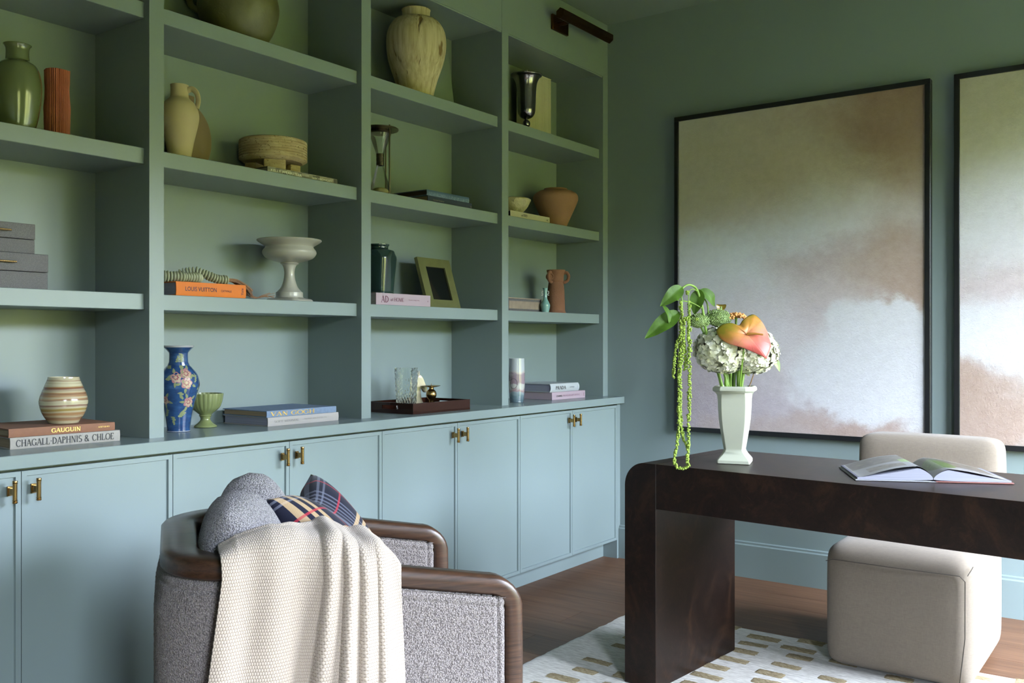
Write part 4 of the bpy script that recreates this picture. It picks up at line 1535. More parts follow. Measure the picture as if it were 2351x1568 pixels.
chd = thing('candle_holder', 'small brass candle holder with a ball stem and wide drip plate in the tray', 'candle holder', (3.022, 2.615, TZ + 0.030))
cb = [(0, -0.030), (0.021, -0.030), (0.021, -0.027)] + prof([(0.012, -0.022), (0.0085, -0.012), (0.009, 0.0), (0.0105, 0.010), (0.018, 0.018), (0.0225, 0.033), (0.019, 0.047), (0.0105, 0.056), (0.010, 0.063)], 5)
obj('stem', lathe(cb + [(0, 0.064)], 40), M['brass'], chd)
obj('drip_plate', lathe(prof([(0, 0.062), (0.010, 0.0635), (0.030, 0.0675), (0.0385, 0.070), (0.0385, 0.0712), (0.030, 0.069), (0.008, 0.0665), (0, 0.066)], 3), 48), M['brass'], chd)
obj('pricket', lathe([(0.0022, 0.064), (0.0016, 0.074), (0, 0.082)], 10), M['brass'], chd)

# ---------------------------------------------------------------- bay 4
M['pewter'] = plain('polished_pewter', srgb(120, 118, 112), 0.20, 0.08, 18.0, metal=1.0)
pg = prof([(0, 0), (0.030, 0), (0.031, 0.004), (0.012, 0.010), (0.010, 0.020), (0.017, 0.030), (0.0185, 0.040), (0.016, 0.050), (0.008, 0.058), (0.012, 0.063), (0.030, 0.072), (0.0425, 0.094), (0.0455, 0.13), (0.048, 0.195), (0.053, 0.238), (0.065, 0.265), (0.0755, 0.273), (0.076, 0.278)], 5)
pgo, pgb = pot('pewter_urn', 'tall pewter trumpet urn with a beaded rim on the top shelf of the last bay', 'urn', (3.796, 2.665, S3 + E_), lathe(pg + [(0.072, 0.2775), (0.05, 0.248), (0.042, 0.13), (0.03, 0.085), (0, 0.08)], 64), M['pewter'])
bm = bmesh.new()
for q in range(60):
    a = 2 * pi * q / 60
    blob(bm, (0.0745 * cos(a), 0.0745 * sin(a), 0.2785), 0.0036, 1)
obj('beaded_rim', bm, M['pewter'], pgo)
wb = thing('ribbed_block', 'upright off-white ribbed box file behind the pewter urn', 'box', (4.0275, 2.745, S3 + E_), radians(-1))
M['ribwhite'] = plain('ribbed_white_board', srgb(196, 192, 170), 0.6)
bm = bmesh.new()
poly = [(-0.105, 0.07)]
for q in range(29):
    x = -0.105 + 0.210 * q / 28
    poly.append((x, 0.0)); poly.append((x + 0.0042, 0.0)); poly.append((x + 0.0045, 0.0022)); poly.append((x + 0.0072, 0.0022))
poly = [p for p in poly if p[0] <= 0.105] + [(0.105, 0.0), (0.105, 0.07)]
a = [bm.verts.new((x, y, 0)) for x, y in poly]
b = [bm.verts.new((x, y, 0.342)) for x, y in poly]
for q in range(len(poly)):
    bm.faces.new((a[q], a[(q + 1) % len(poly)], b[(q + 1) % len(poly)], b[q]))
bm.faces.new(a[::-1]); bm.faces.new(b)
obj('shell', bm, M['ribwhite'], wb, smooth=False)
obj('top_cap', bbox(-0.106, 0.106, -0.001, 0.071, 0.342, 0.348, 0.001, 1), M['ribwhite'], wb)

M['whitebook'] = plain('off_white_cloth', srgb(172, 166, 150), 0.7, 0.04, 30.0)
book('slim off-white hardback under the rough stone bowl', 3.768, 2.620, S2 + E_, 0.336, 0.235, 0.0330, M['whitebook'], M['pages_dark'], 0,
     [(fit(strokes('at100', 0.0125), 0.050), dark, -0.055, 0.0190), (fit(sans('o(', 0.010, 0.03), 0.017), dark, 0.146, 0.0165)], 0.001, 'art books lying flat')
sb = thing('stone_bowl', 'rough chipped pale stone bowl standing on the off-white book', 'bowl', (3.738, 2.700, S2 + 0.0340))
M['onyx_rough'] = plain('rough_pale_onyx', srgb(164, 158, 132), 0.5, 0.28, 24.0, 0.9, 50.0, 0.008)
def rock(t, z, r):
    return r * (1 + 0.06 * noise.noise(Vector((cos(t) * 3, sin(t) * 3, z * 40))) + 0.05 * noise.noise(Vector((cos(t) * 9, sin(t) * 9, z * 90))))
rb = [(0, 0), (0.032, 0.0), (0.050, 0.016), (0.066, 0.034), (0.077, 0.054), (0.082, 0.068), (0.079, 0.075), (0.070, 0.074), (0.060, 0.060), (0.045, 0.040), (0, 0.028)]
obj('body', lathe(prof(rb, 3), 60, rock), M['onyx_rough'], sb, ang=35)
M['terra'] = matte('pink_terracotta', srgb(140, 106, 86), 0.05, 6.0, 0.5, 170.0, 0.003)
sq_ = prof([(0, 0), (0.052, 0), (0.056, 0.006), (0.082, 0.065), (0.110, 0.128), (0.1195, 0.158), (0.114, 0.182), (0.088, 0.200), (0.062, 0.205), (0.060, 0.208), (0.0615, 0.214)], 5) + [(0.054, 0.214), (0.053, 0.204), (0.09, 0.18), (0.06, 0.03), (0, 0.02)]
pot('squat_vase', 'wide-shouldered pink terracotta vase tapering to a small foot', 'vase', (4.112, 2.700, S2 + E_), lathe([(r * .99, z * 0.97) for r, z in sq_], 72), M['terra'])

M['framed'] = plain('warm_grey_paper', srgb(136, 122, 112), 0.7, 0.14, 30.0)
gb = thing('keepsake_box', 'grey box with a pale inset front panel on the lowest shelf of the last bay', 'box', (3.758, 2.650, S1 + E_))
bevmod(obj('body', box(-0.148, 0.148, 0, 0.20, 0, 0.061), M['shagreen'], gb, smooth=False), 0.0012, 1)
obj('lid', box(-0.150, 0.150, -0.002, 0.202, 0.0612, 0.066), M['framed'], gb, smooth=False)
obj('front_panel', box(-0.130, 0.138, -0.0012, 0.0, 0.013, 0.050), M['framed'], gb, smooth=False)

M['aqua'] = glaze('pale_aqua_glaze', srgb(112, 152, 152), 0.10, 0.04)
tq = prof([(0, 0), (0.0175, 0), (0.019, 0.004), (0.0235, 0.026), (0.024, 0.038), (0.018, 0.052), (0.0105, 0.068), (0.0085, 0.085), (0.009, 0.105), (0.0125, 0.118), (0.0155, 0.1215)], 5) + [(0.0125, 0.1215), (0.007, 0.1), (0, 0.09)]
tqo, tqb = pot('bud_vase', 'tiny pale aqua bottle vase with white scroll handles before the terracotta jar', 'vase', (3.899, 2.622, S1 + E_), lathe(tq, 40), M['aqua'])
va = TH - pi / 2
for s in (-1, 1):
    pts = spline([(s * .009, .106), (s * .016, .104), (s * .0165, .094), (s * .0125, .090), (s * .013, .085), (s * .0195, .085)], 5)
    obj('handle', tube([(cos(va) * r, sin(va) * r, z) for r, z in pts], 0.0021, 8), M['porcelain'], tqo)

M['terra2'] = matte('brown_terracotta', srgb(124, 88, 70), 0.12, 10.0, 0.5, 120.0, 0.003)
am = prof([(0, 0), (0.050, 0), (0.0505, 0.008), (0.0475, 0.02), (0.0465, 0.06), (0.0445, 0.110), (0.0405, 0.145), (0.0385, 0.160), (0.0405, 0.166), (0.041, 0.195), (0.045, 0.208), (0.0485, 0.216), (0.0485, 0.222)], 4) + [(0.042, 0.222), (0.036, 0.19), (0.035, 0.05), (0, 0.03)]
amo, amb = pot('terracotta_jar', 'tall brown terracotta jar with two looped handles in the last bay', 'jar', (4.100, 2.690, S1 + E_), lathe([(r, z * 1.02) for r, z in am], 64), M['terra2'])
for s, az in ((-1, va + 0.9), (1, va - 0.15)):
    pts = spline([(.040, .210), (.056, .212), (.066, .196), (.062, .174), (.048, .163), (.038, .164)], 6)
    obj('handle', tube([(s * cos(az) * r, s * sin(az) * r, z) for r, z in pts], 0.0085, 12, flat=1.0), M['terra2'], amo)
dx, dy = cos(va + .9) * -0.058, sin(va + .9) * -0.058
rs = obj('handle_boss', lathe([(0, 0.012), (0.006, 0.012), (0.007, 0.008), (0.011, 0.008), (0.013, 0.011), (0.017, 0.012), (0.0195, 0.008), (0.0195, -0.008), (0.0, -0.008)], 28), M['terra2'], amo, (dx * 0.93, dy * 0.93, 0.189))
rs.rotation_euler = Vector((-0.62, -0.78, 0.0)).to_track_quat('Z', 'Y').to_euler()


def marbled():
    t = NT('marbled_art_glass')
    co = t.coord()
    sep = t.n('ShaderNodeSeparateXYZ'); t.l(co, sep.inputs[0])
    w = t.noise(t.mapping(co, scale=(1, 1, 1.5)), 14.0, 4.0, 0.5, 1.2)
    z = t.math('ADD', sep.outputs[2], t.math('MULTIPLY', t.math('SUBTRACT', w, 0.5), 0.075))
    f = t.math('DIVIDE', z, 0.215)
    t.col(t.ramp(f, [(0.0, srgb(70, 88, 98)), (.12, srgb(96, 116, 124)), (.20, srgb(132, 146, 150)), (.25, srgb(150, 124, 128)), (.31, srgb(172, 172, 168)), (.42, srgb(176, 176, 172)), (.46, srgb(140, 122, 130)), (.60, srgb(138, 124, 134)), (.66, srgb(178, 170, 166)), (.72, srgb(170, 176, 182)), (1.0, srgb(166, 174, 180))]))
    t.p(rough=0.06, spec=0.5, coat=0.8, coatr=0.03)
    return t.m


M['marbled'] = marbled()
mg = prof([(0, 0), (0.032, 0), (0.0335, 0.004), (0.0365, 0.03), (0.0395, 0.09), (0.0395, 0.14), (0.0385, 0.205), (0.0385, 0.2125)], 4) + [(0.0355, 0.2125), (0.0355, 0.14), (0.034, 0.02), (0, 0.012)]
mgo, mgb = pot('marbled_vase', 'cylindrical art glass vase swirled in white, mauve and grey on the worktop', 'vase', (3.700, 2.655, CT + E_), lathe(mg, 56), M['marbled'])
bm = bmesh.new()
aa = atan2(-2.655, -3.700)
ring = []
for q in range(25):
    a = 2 * pi * q / 24
    th = aa - 0.42 + 0.020 * cos(a) / 0.04
    ring.append((0.0398 * cos(th), 0.0398 * sin(th), 0.092 + 0.024 * sin(a)))
tube(ring, 0.0009, 5, bm=bm)
obj('ring_motif', bm, INK['charcoal'], mgb)

M['prada'] = plain('white_paper_cover', srgb(166, 172, 176), 0.4, 0.01)
book('lilac-pink hardback lettered in black at the bottom of the pair in the last bay', 4.070, 2.590, bz, 0.292, 0.235, 0.0385, M['pink'], M['pink'], radians(-3),
     [(fit(sans('CHANEL', 0.0085, 0.02), 0.052), dark, -0.085, 0.0185), (fit(sans('THE VOCABULARY OF STYLE', 0.0085), 0.150), ink('mauve', srgb(128, 96, 112)), 0.020, 0.0192), (fit(sans('E', 0.015), 0.006), plum, 0.132, 0.0190)], 0.0, 'art books lying flat', slip=True)
book('white hardback with a rounded spine lettered in black on top of the pink book', 4.042, 2.594, bz + 0.0390, 0.250, 0.232, 0.0420, M['prada'], M['pages_blue'], radians(-3),
     [(fit(strokes('PRADA', 0.0165), 0.088), dark, -0.040, 0.0212), (fit(sans('CATWALK', 0.0065), 0.042), dark, 0.058, 0.0215), (fit(sans('Y', 0.012), 0.005), grey_ink, 0.108, 0.0212)], 0.008, 'art books lying flat')


# ================================================================== ARMCHAIR
def boucle(name, lo, hi, sc=190.0, strength=0.9):
    t = NT(name)
    co = t.coord()
    w = t.noise(co, 60.0, 2.0, out='Color')
    add = t.n('ShaderNodeVectorMath', operation='MULTIPLY_ADD')
    t.l(w, add.inputs[0]); add.inputs[1].default_value = (0.003,) * 3; t.l(co, add.inputs[2])
    v = t.voro(add.outputs[0], sc, 'F1')
    v2 = t.voro(add.outputs[0], sc * 2.3)
    n1 = t.noise(co, 9.0, 3.0)
    h = t.math('ADD', t.math('MULTIPLY', v, -1.0), t.math('MULTIPLY', v2, -0.35))
    c = t.ramp(v, [(0.18, hi), (0.45, tuple((a + b) / 2 for a, b in zip(lo, hi))), (0.75, lo)])
    c = t.mix(t.math('MULTIPLY', t.smooth(v2, 0.45, 0.15), 0.35), c, hi)
    t.col(t.mix(t.math('MULTIPLY', n1, 0.18), c, lo))
    t.bump(h, strength, 0.006)
    t.p(rough=0.95, spec=0.1, sheen=0.25)
    return t.m


M['boucle'] = boucle('grey_boucle', srgb(94, 86, 84), srgb(158, 149, 145), 300.0, 0.8)
M['boucle2'] = boucle('silver_boucle', srgb(98, 95, 98), srgb(170, 166, 168), 280.0)


def walnut():
    t = NT('dark_walnut')
    co = t.coord()
    g = t.noise(t.mapping(co, scale=(2.0, 14, 30)), 5.0, 6.0, 0.65, 0.6)
    t.col(t.ramp(g, [(0.3, srgb(36, 24, 17)), (0.55, srgb(62, 42, 30)), (0.8, srgb(84, 59, 42))]))
    t.bump(g, 0.08, 0.001)
    t.p(rough=0.34, spec=0.45)
    return t.m


M['walnut'] = walnut()
ACF = atan2(-0.56, 0.829)
AC0 = Vector((1.62, 1.69, 0.0))
ac = thing('armchair', 'boxy grey boucle armchair framed by a dark walnut rail in the foreground', 'armchair', AC0, ACF)
HW, XB, XF, CR = 0.302, -0.378, 0.352, 0.155     # half width, back, front, corner radius of the rail's centre line


def zr(x):
    return 0.715 if x < -0.2 else 0.715 - 0.095 * (x + 0.2) / 0.57


# plan path: list of (x, y, outward normal x, outward normal y)
def plan(n_arm=60, n_arc=26, n_back=30, xf=XF):
    out = []
    for k in range(n_arm):
        out.append((xf + (XB + CR - xf) * k / n_arm, -HW, 0, -1))
    for k in range(n_arc):
        a = pi / 2 * k / n_arc
        out.append((XB + CR - CR * sin(a), -HW + CR - CR * cos(a), -sin(a), -cos(a)))
    for k in range(n_back + 1):
        out.append((XB, -HW + CR + (2 * HW - 2 * CR) * k / n_back, -1, 0))
    for k in range(1, n_arc + 1):
        a = pi / 2 * k / n_arc
        out.append((XB + CR - CR * cos(a), HW - CR + CR * sin(a), -cos(a), sin(a)))
    for k in range(1, n_arm + 1):
        out.append((XB + CR + (xf - XB - CR) * k / n_arm, HW, 0, 1))
    return out


# wooden rail and front posts in one bent band
RW, RH, FR = 0.056, 0.042, 0.060
cen = []
P0 = plan(24, 18, 10, XF - FR)
def post_pts(y, nx, ny):
    pts = []
    zt = zr(XF - RH / 2 - FR) - RH / 2
    for k in range(8):
        pts.append((XF - RH / 2 + 0.0, y, 0.012 + (zt - FR - 0.012) * k / 8, nx, ny))
    for k in range(1, 9):
        a = pi / 2 * k / 8
        rr = FR - 0.0
        pts.append((XF - RH / 2 - rr + rr * cos(a), y, zt - rr + rr * sin(a), nx, ny))
    return pts
A_ = post_pts(-HW, 0, -1)
mid = [(x, y, zr(x) - RH / 2, nx, ny) for x, y, nx, ny in P0 if x < XF - RH / 2 - FR - 0.003]
B_ = [(x, y, z, nx, -ny) for x, y, z, nx, ny in [(p[0], HW, p[2], 0, -1) for p in A_]][::-1]
path = A_ + mid + B_
bm = bmesh.new()
rings = []
prev_n = None
for i, (x, y, z, nx, ny) in enumerate(path):
    p = Vector((x, y, z))
    a, b = Vector(path[max(i - 1, 0)][:3]), Vector(path[min(i + 1, len(path) - 1)][:3])
    t_ = (b - a).normalized()
    w_ = Vector((nx, ny, 0))
    w_ = (w_ - t_ * w_.dot(t_)).normalized()
    n_ = w_.cross(t_).normalized()
    if prev_n is not None and n_.dot(prev_n) < 0:
        n_ = -n_
    prev_n = n_
    wk = RW / 2 + (0.012 * min(1, max(0, (-0.10 - x) / 0.2)))
    e = 0.007
    sec = [(-wk, -RH / 2 + e), (-wk + e, -RH / 2), (wk - e, -RH / 2), (wk, -RH / 2 + e), (wk, RH / 2 - e), (wk - e, RH / 2), (-wk + e, RH / 2), (-wk, RH / 2 - e)]
    rings.append([bm.verts.new(p + w_ * s + n_ * q) for s, q in sec])
for a, b in zip(rings, rings[1:]):
    for k in range(8):
        bm.faces.new((a[k], a[(k + 1) % 8], b[(k + 1) % 8], b[k]))
bm.faces.new(rings[0][::-1]); bm.faces.new(rings[-1])
obj('wood_rail', bm, M['walnut'], ac, ang=50)

# upholstered shell under the rail
PS = plan(150, 44, 70, XF - RH - 0.001)
NV = 150
slen = [0.0]
for a, b in zip(PS, PS[1:]):
    slen.append(slen[-1] + sqrt((a[0] - b[0]) ** 2 + (a[1] - b[1]) ** 2))
TOT = slen[-1]


def shell(u, v):
    i = min(int(round(u * (len(PS) - 1))), len(PS) - 1)
    x, y, nx, ny = PS[i]
    d_end = min(slen[i], TOT - slen[i])
    top, bot = zr(x) - RH - 0.001, 0.10
    # loop: outer bottom -> outer top -> inner top -> inner bottom
    H_ = top - bot
    per = v * (2 * H_ + 0.07)
    if per < H_:
        z, off, side, dt = bot + per, 0.030, 1, top - (bot + per)
    elif per < H_ + 0.07:
        k = (per - H_) / 0.07
        z, off, side, dt = top, 0.030 - 0.060 * k, 0, 0.0
    else:
        z, off, side, dt = top - (per - H_ - 0.07), -0.030, -1, per - H_ - 0.07
    r = 0.012
    if side != 0:
        # rounded top edge, welt groove, gentle bulge
        if dt < r:
            off -= side * (r - sqrt(max(0, r * r - (r - dt) ** 2)))
        if d_end < r:
            off -= side * (r - sqrt(max(0, r * r - (r - d_end) ** 2)))
        back = min(1, max(0, (-0.15 - x) / 0.2))
        off += side * (0.006 + 0.016 * back * min(1, dt / 0.08)) * min(1, dt / 0.02) * min(1, d_end / 0.02)
        for q in (dt, d_end):
            off -= side * 0.0055 * exp(-((q - 0.021) / 0.0035) ** 2)
    nz = noise.noise(Vector((x * 230, y * 230, z * 230))) * 0.0018 + noise.noise(Vector((x * 400, y * 400, z * 400))) * 0.0008
    off += nz * (side if side else 0.3)
    return (x + nx * off, y + ny * off, z + (nz if side == 0 else 0))


obj('shell', grid(shell, len(PS) - 1, 2 * NV, name='shell'), M['boucle'], ac, ang=180)
obj('seat_deck', bbox(-0.34, 0.318, -HW + 0.032, HW - 0.032, 0.12, 0.29, 0.01, 2), M['boucle'], ac)
sc_ = obj('seat_cushion', pad(-0.335, 0.382, -HW + 0.030, HW - 0.030, 0.29, 0.445, 0.045, crown=0.02, bulge=0.012), M['boucle'], ac, ang=180)
sub(sc_, 1)
for sx in (-1,):
    for sy in (-1, 1):
        obj('leg', tube([(XB + 0.07, sy * (HW - 0.06), 0.012), (XB + 0.07, sy * (HW - 0.06), 0.13)], lambda t: 0.016 + 0.006 * t, 12), M['walnut'], ac)
rl = [bpy.data.objects[n] for n in ('armchair',)]


# ================================================================== CUSHIONS
def ac_world(x, y, z):
    return Vector((AC0.x + cos(ACF) * x - sin(ACF) * y, AC0.y + sin(ACF) * x + cos(ACF) * y, z))


def pillow(A, B, C, D_, T, n=44, dent=0.0, dw=0.22, inset=0.07, wrinkle=0.004, seed=0, rnd_=0.0):
    """A,B top corners, C,D bottom corners (B above C). two faces stitched at the rim."""
    A, B, C, D_ = map(Vector, (A, B, C, D_))
    nrm = (B - A).cross(D_ - A).normalized()
    V, U, Fc = [], [], []
    cen_ = (A + B + C + D_) / 4
    for side in (1, -1):
        for i in range(n + 1):
            for j in range(n + 1):
                u, v = i / n, j / n
                a, b = 2 * u - 1, 2 * v - 1
                ar, br = a * sqrt(1 - rnd_ * b * b / 2), b * sqrt(1 - rnd_ * a * a / 2)
                uu = (ar + 1) / 2 + inset * 0.5 * a * (b * b - 1) * 1.0
                vv = (br + 1) / 2 + inset * 0.5 * b * (a * a - 1) * 1.0
                p = (A * (1 - uu) + B * uu) * (1 - vv) + (D_ * (1 - uu) + C * uu) * vv
                h = (max(0, 1 - a * a) * max(0, 1 - b * b)) ** 0.42
                if dent:
                    g = exp(-(a / dw) ** 2)
                    p += (D_ - A) * dent * g * (1 - vv) ** 1.5
                    h *= 1 - 0.45 * g * (1 - v) ** 1.2
                h *= 1 + wrinkle * 30 * 0.2 * noise.noise(Vector((a * 2.2 + seed, b * 2.2, side)))
                p = p + nrm * side * T * h
                V.append(p); U.append((u, v))
    m = (n + 1) ** 2
    for s in range(2):
        for i in range(n):
            for j in range(n):
                a = s * m + i * (n + 1) + j
                q = (a, a + n + 1, a + n + 2, a + 1)
                Fc.append(q if s == 0 else q[::-1])
    me = mesh_py('pillow', V, Fc, U)
    bm = bmesh.new(); bm.from_mesh(me)
    bmesh.ops.remove_doubles(bm, verts=bm.verts, dist=1e-5)
    bmesh.ops.recalc_face_normals(bm, faces=bm.faces)
    bm.to_mesh(me); bm.free()
    return me


def plaid():
    t = NT('navy_plaid_wool')
    uv = t.coord('UV')
    sep = t.n('ShaderNodeSeparateXYZ'); t.l(uv, sep.inputs[0])
    NAVY = srgb(24, 26, 42)
    tw = t.math('MULTIPLY', t.math('GREATER_THAN', t.math('FRACT', t.math('MULTIPLY', t.math('ADD', sep.outputs[0], sep.outputs[1]), 170.0)), 0.5), 1.0)

    def axis(o, shift):
        x = t.math('FRACT', t.math('ADD', t.math('MULTIPLY', o, 1.05), shift))
        band = lambda c, w: t.math('COMPARE', x, c, w)
        mx = lambda *m: [m_ for m_ in m]
        tan = band(0.07, 0.020)
        for c in (0.145, 0.22):
            tan = t.math('MAXIMUM', tan, band(c, 0.019))
        red = t.math('MAXIMUM', band(0.38, 0.009), band(0.86, 0.009))
        blu = band(0.52, 0.038)
        for c in (0.60, 0.64, 0.68, 0.72):
            blu = t.math('MAXIMUM', blu, band(c, 0.008))
        return tan, red, blu
    ta, ra, ba = axis(sep.outputs[0], 0.03)
    tb_, rb_, bb_ = axis(sep.outputs[1], 0.64)
    c = NAVY
    for m_, colr, f in ((ba, srgb(112, 116, 134), .50), (bb_, srgb(112, 116, 134), .50), (ta, srgb(196, 168, 128), .55), (tb_, srgb(196, 168, 128), .55), (ra, srgb(156, 44, 58), .72), (rb_, srgb(156, 44, 58), .72)):
        k = t.math('MULTIPLY', m_, t.math('ADD', f, t.math('MULTIPLY', t.math('SUBTRACT', tw, 0.5), 0.16)))
        c = t.mix(k, c, colr)
    t.col(c)
    t.bump(t.noise(t.coord(), 700.0, 2.0), 0.2, 0.001)
    t.p(rough=0.9, spec=0.15, sheen=0.1)
    return t.m


M['plaid'] = plaid()
pc = obj('throw_pillow', pillow(ac_world(-0.300, -0.275, 0.830), ac_world(-0.185, 0.275, 0.850), ac_world(-0.120, 0.250, 0.420), ac_world(-0.235, -0.260, 0.420), 0.115, dent=0.24, dw=0.24, inset=0.02, seed=3, rnd_=0.62), M['boucle2'], ang=180)
tag(pc, 'silver grey boucle pillow with a dented top leaning on the armchair back', 'pillow', 'pillows on the armchair')
pc2 = obj('throw_pillow', pillow(ac_world(-0.190, -0.105, 0.800), ac_world(-0.045, 0.225, 0.806), ac_world(0.155, 0.170, 0.490), ac_world(0.03, -0.20, 0.500), 0.088, dent=0.12, dw=0.40, inset=0.09, seed=8), M['plaid'], ang=180)
tag(pc2, 'navy plaid pillow with red and tan stripes lying against the grey boucle pillow', 'pillow', 'pillows on the armchair')


# ================================================================== KNITTED THROW
def knit():
    t = NT('cream_moss_knit')
    uv = t.coord('UV')
    sep = t.n('ShaderNodeSeparateXYZ'); t.l(uv, sep.inputs[0])
    NCOL, NROW = 78.0, 170.0
    a = t.math('MULTIPLY', sep.outputs[0], NCOL * pi)
    row = t.math('MULTIPLY', sep.outputs[1], NROW)
    odd = t.math('MULTIPLY', t.math('FLOOR', t.math('MODULO', row, 2.0)), pi / 2)
    s1 = t.math('ABSOLUTE', t.math('SINE', t.math('ADD', a, odd)))
    s2 = t.math('ABSOLUTE', t.math('SINE', t.math('MULTIPLY', row, pi)))
    h = t.math('MULTIPLY', t.math('POWER', s1, 0.6), t.math('POWER', s2, 0.6))
    h = t.math('ADD', h, t.math('MULTIPLY', t.noise(t.coord(), 500.0, 2.0), 0.25))
    hole = t.math('MAXIMUM', s1, s2)
    h = t.math('ADD', t.math('MULTIPLY', h, 0.5), t.math('MULTIPLY', t.smooth(hole, 0.15, 0.75), 0.6))
    c = t.ramp(t.math('ADD', t.math('MULTIPLY', t.smooth(hole, 0.12, 0.62), 0.62), t.math('MULTIPLY', h, 0.2)), [(0.08, srgb(98, 77, 60)), (0.26, srgb(156, 141, 125)), (0.8, srgb(173, 160, 146))])
    t.col(c)
    t.bump(h, 0.6, 0.004)
    t.p(rough=0.95, spec=0.1, sheen=0.2)
    return t.m


M['knit'] = knit()
FOLDS = [(0.575, -0.125, 0.034, 0.16, 1.0), (0.685, -0.060, 0.044, 0.10, 1.0), (0.775, -0.03, 0.026, 0.09, 0.7), (0.87, 0.0, 0.018, 0.08, 0.5)]


def throw_fn(u, v):
    # u: along the arm (0 = towards the chair's back), v: 0 inside .. 1 hem outside
    hang = max(0.0, (v - 0.30) / 0.70)
    x = -0.300 + 0.362 * u + (-0.075 * (1 - u) + 0.012 * u) * hang
    z0 = zr(x)
    inner = 0.055 + 0.16 * min(1, max(0, (u - 0.34) / 0.25))
    bump_ = 0.012 + 0.018 * min(1, max(0, u - 0.1) / 0.3) + 0.014 * sin(min(1, u / 0.55) * pi) + 0.020 * exp(-((u - 0.63) / 0.05) ** 2) + 0.004 * sin(u * 38) * min(1, max(0, u - 0.4) * 5)
    bump_ *= min(1, u / 0.09) ** .7 * min(1, (1 - u) / 0.10) ** .6
    if v < 0.30:
        k = v / 0.30
        sec = [(-HW + inner, z0 - 0.055), (-HW + inner * 0.82, z0 + 0.010 + bump_ * .9), (-HW + inner * 0.45, z0 + 0.012 + bump_), (-HW, z0 + 0.010 + bump_), (-HW - 0.036, z0 + 0.004 + bump_ * 0.45), (-HW - 0.050, z0 - 0.030)]
        f = k * 5
        i = min(int(f), 4)
        g = f - i
        P_ = [sec[max(i - 1, 0)], sec[i], sec[i + 1], sec[min(i + 2, 5)]]
        y, z = [0.5 * (2 * b + (c - a) * g + (2 * a - 5 * b + 4 * c - d) * g * g + (3 * b - a - 3 * c + d) * g ** 3) for a, b, c, d in zip(*P_)]
        fold = k ** 2 * 0.6
    else:
        z = (z0 - 0.030) + (0.10 - z0 + 0.030) * hang
        y = -HW - 0.050 - 0.014 * sin(hang * pi * 0.9)
        fold = 0.6 + 0.4 * min(1, hang * 3)
    off = 0.0
    for c, sl, amp, w_, st in FOLDS:
        uc = c + sl * hang
        d = u - uc
        s = 1 / (1 + exp(-d / 0.006))
        off += amp * s * exp(-max(0, d) / w_)
    off += 0.010 * sin(u * 9 + hang * 1.5) * hang + 0.006 * sin(u * 23 + 1.0 - hang * 2)
    off += 0.016 * exp(-((u - 0.26 + 0.10 * hang) / 0.07) ** 2) * hang
    off *= fold
    return ac_world(x, y - off, z + (off * 0.5 if v < 0.30 else 0))


def throw_mesh(nu, nv):
    V, U, Fc = [], [], []
    for i in range(nu + 1):
        u = i / nu
        pts = [throw_fn(u, k / 160) for k in range(161)]
        acc = [0.0]
        for a, b in zip(pts, pts[1:]):
            acc.append(acc[-1] + (b - a).length)
        k = 0
        for j in range(nv + 1):
            s = acc[-1] * j / nv
            while k < 159 and acc[k + 1] < s:
                k += 1
            f = (s - acc[k]) / max(1e-9, acc[k + 1] - acc[k])
            V.append(pts[k].lerp(pts[k + 1], min(1, f)))
            U.append((u, 1 - (acc[-1] - s) / 1.1))
    for i in range(nu):
        for j in range(nv):
            a = i * (nv + 1) + j
            Fc.append((a, a + nv + 1, a + nv + 2, a + 1))
    return mesh_py('knit_throw', V, Fc, U)


th = obj('knit_throw', throw_mesh(230, 190), M['knit'], ang=180)
sm = th.modifiers.new('thick', 'SOLIDIFY'); sm.thickness = 0.007; sm.offset = -1
tag(th, 'cream chunky-knit throw draped over the near arm of the armchair', 'throw')


# ================================================================== FLOWER VASE ON THE DESK
FPX = 2153.0
VC = Vector((2.972, 1.236, 0.7565))
VDEP, VLAT = 3.131, 0.744
vv_ = thing('flower_vase', 'white square tapered ceramic vase with a flared foot and rim on the desk', 'vase', VC, radians(-73.5))
hv = [(0.052, 0.0, 0.003), (0.0535, 0.002, 0.003), (0.0535, 0.010, 0.003), (0.050, 0.016, 0.004), (0.041, 0.028, 0.006), (0.0355, 0.038, 0.007), (0.0335, 0.045, 0.008), (0.0345, 0.050, 0.008), (0.0385, 0.075, 0.009), (0.0440, 0.110, 0.010),
      (0.0485, 0.145, 0.011), (0.0510, 0.185, 0.012), (0.0520, 0.212, 0.013), (0.0540, 0.226, 0.016), (0.0600, 0.235, 0.022), (0.0670, 0.2395, 0.026), (0.0690, 0.243, 0.027), (0.0680, 0.2500, 0.027), (0.0620, 0.2555, 0.024), (0.0560, 0.2555, 0.020), (0.0530, 0.245, 0.016), (0.046, 0.20, 0.012), (0.040, 0.10, 0.01)]
V, Fc = [], []
for h_, z, c in hv:
    for sx, sy in ((1, -1), (1, 1), (-1, 1), (-1, -1)):
        q = [(sx * h_, sy * (h_ - c)), (sx * (h_ - c), sy * h_)]
        if sx * sy < 0: q = q[::-1] if False else [(sx * (h_ - c), sy * h_), (sx * h_, sy * (h_ - c))]
        V += [(p[0], p[1], z) for p in q]
for a in range(len(hv) - 1):
    for q in range(8):
        Fc.append((a * 8 + q, a * 8 + (q + 1) % 8, (a + 1) * 8 + (q + 1) % 8, (a + 1) * 8 + q))
Fc.append(tuple(range(8))[::-1]); Fc.append(tuple((len(hv) - 1) * 8 + q for q in range(8)))
M['vasewhite'] = plain('ivory_matte_glaze', srgb(168, 171, 154), 0.32, 0.03, 10.0, spec=0.45)
vb = obj('body', fixn(mesh_py('vase_body', V, Fc)), M['vasewhite'], vv_, ang=28)
bevmod(vb, 0.0018, 2)


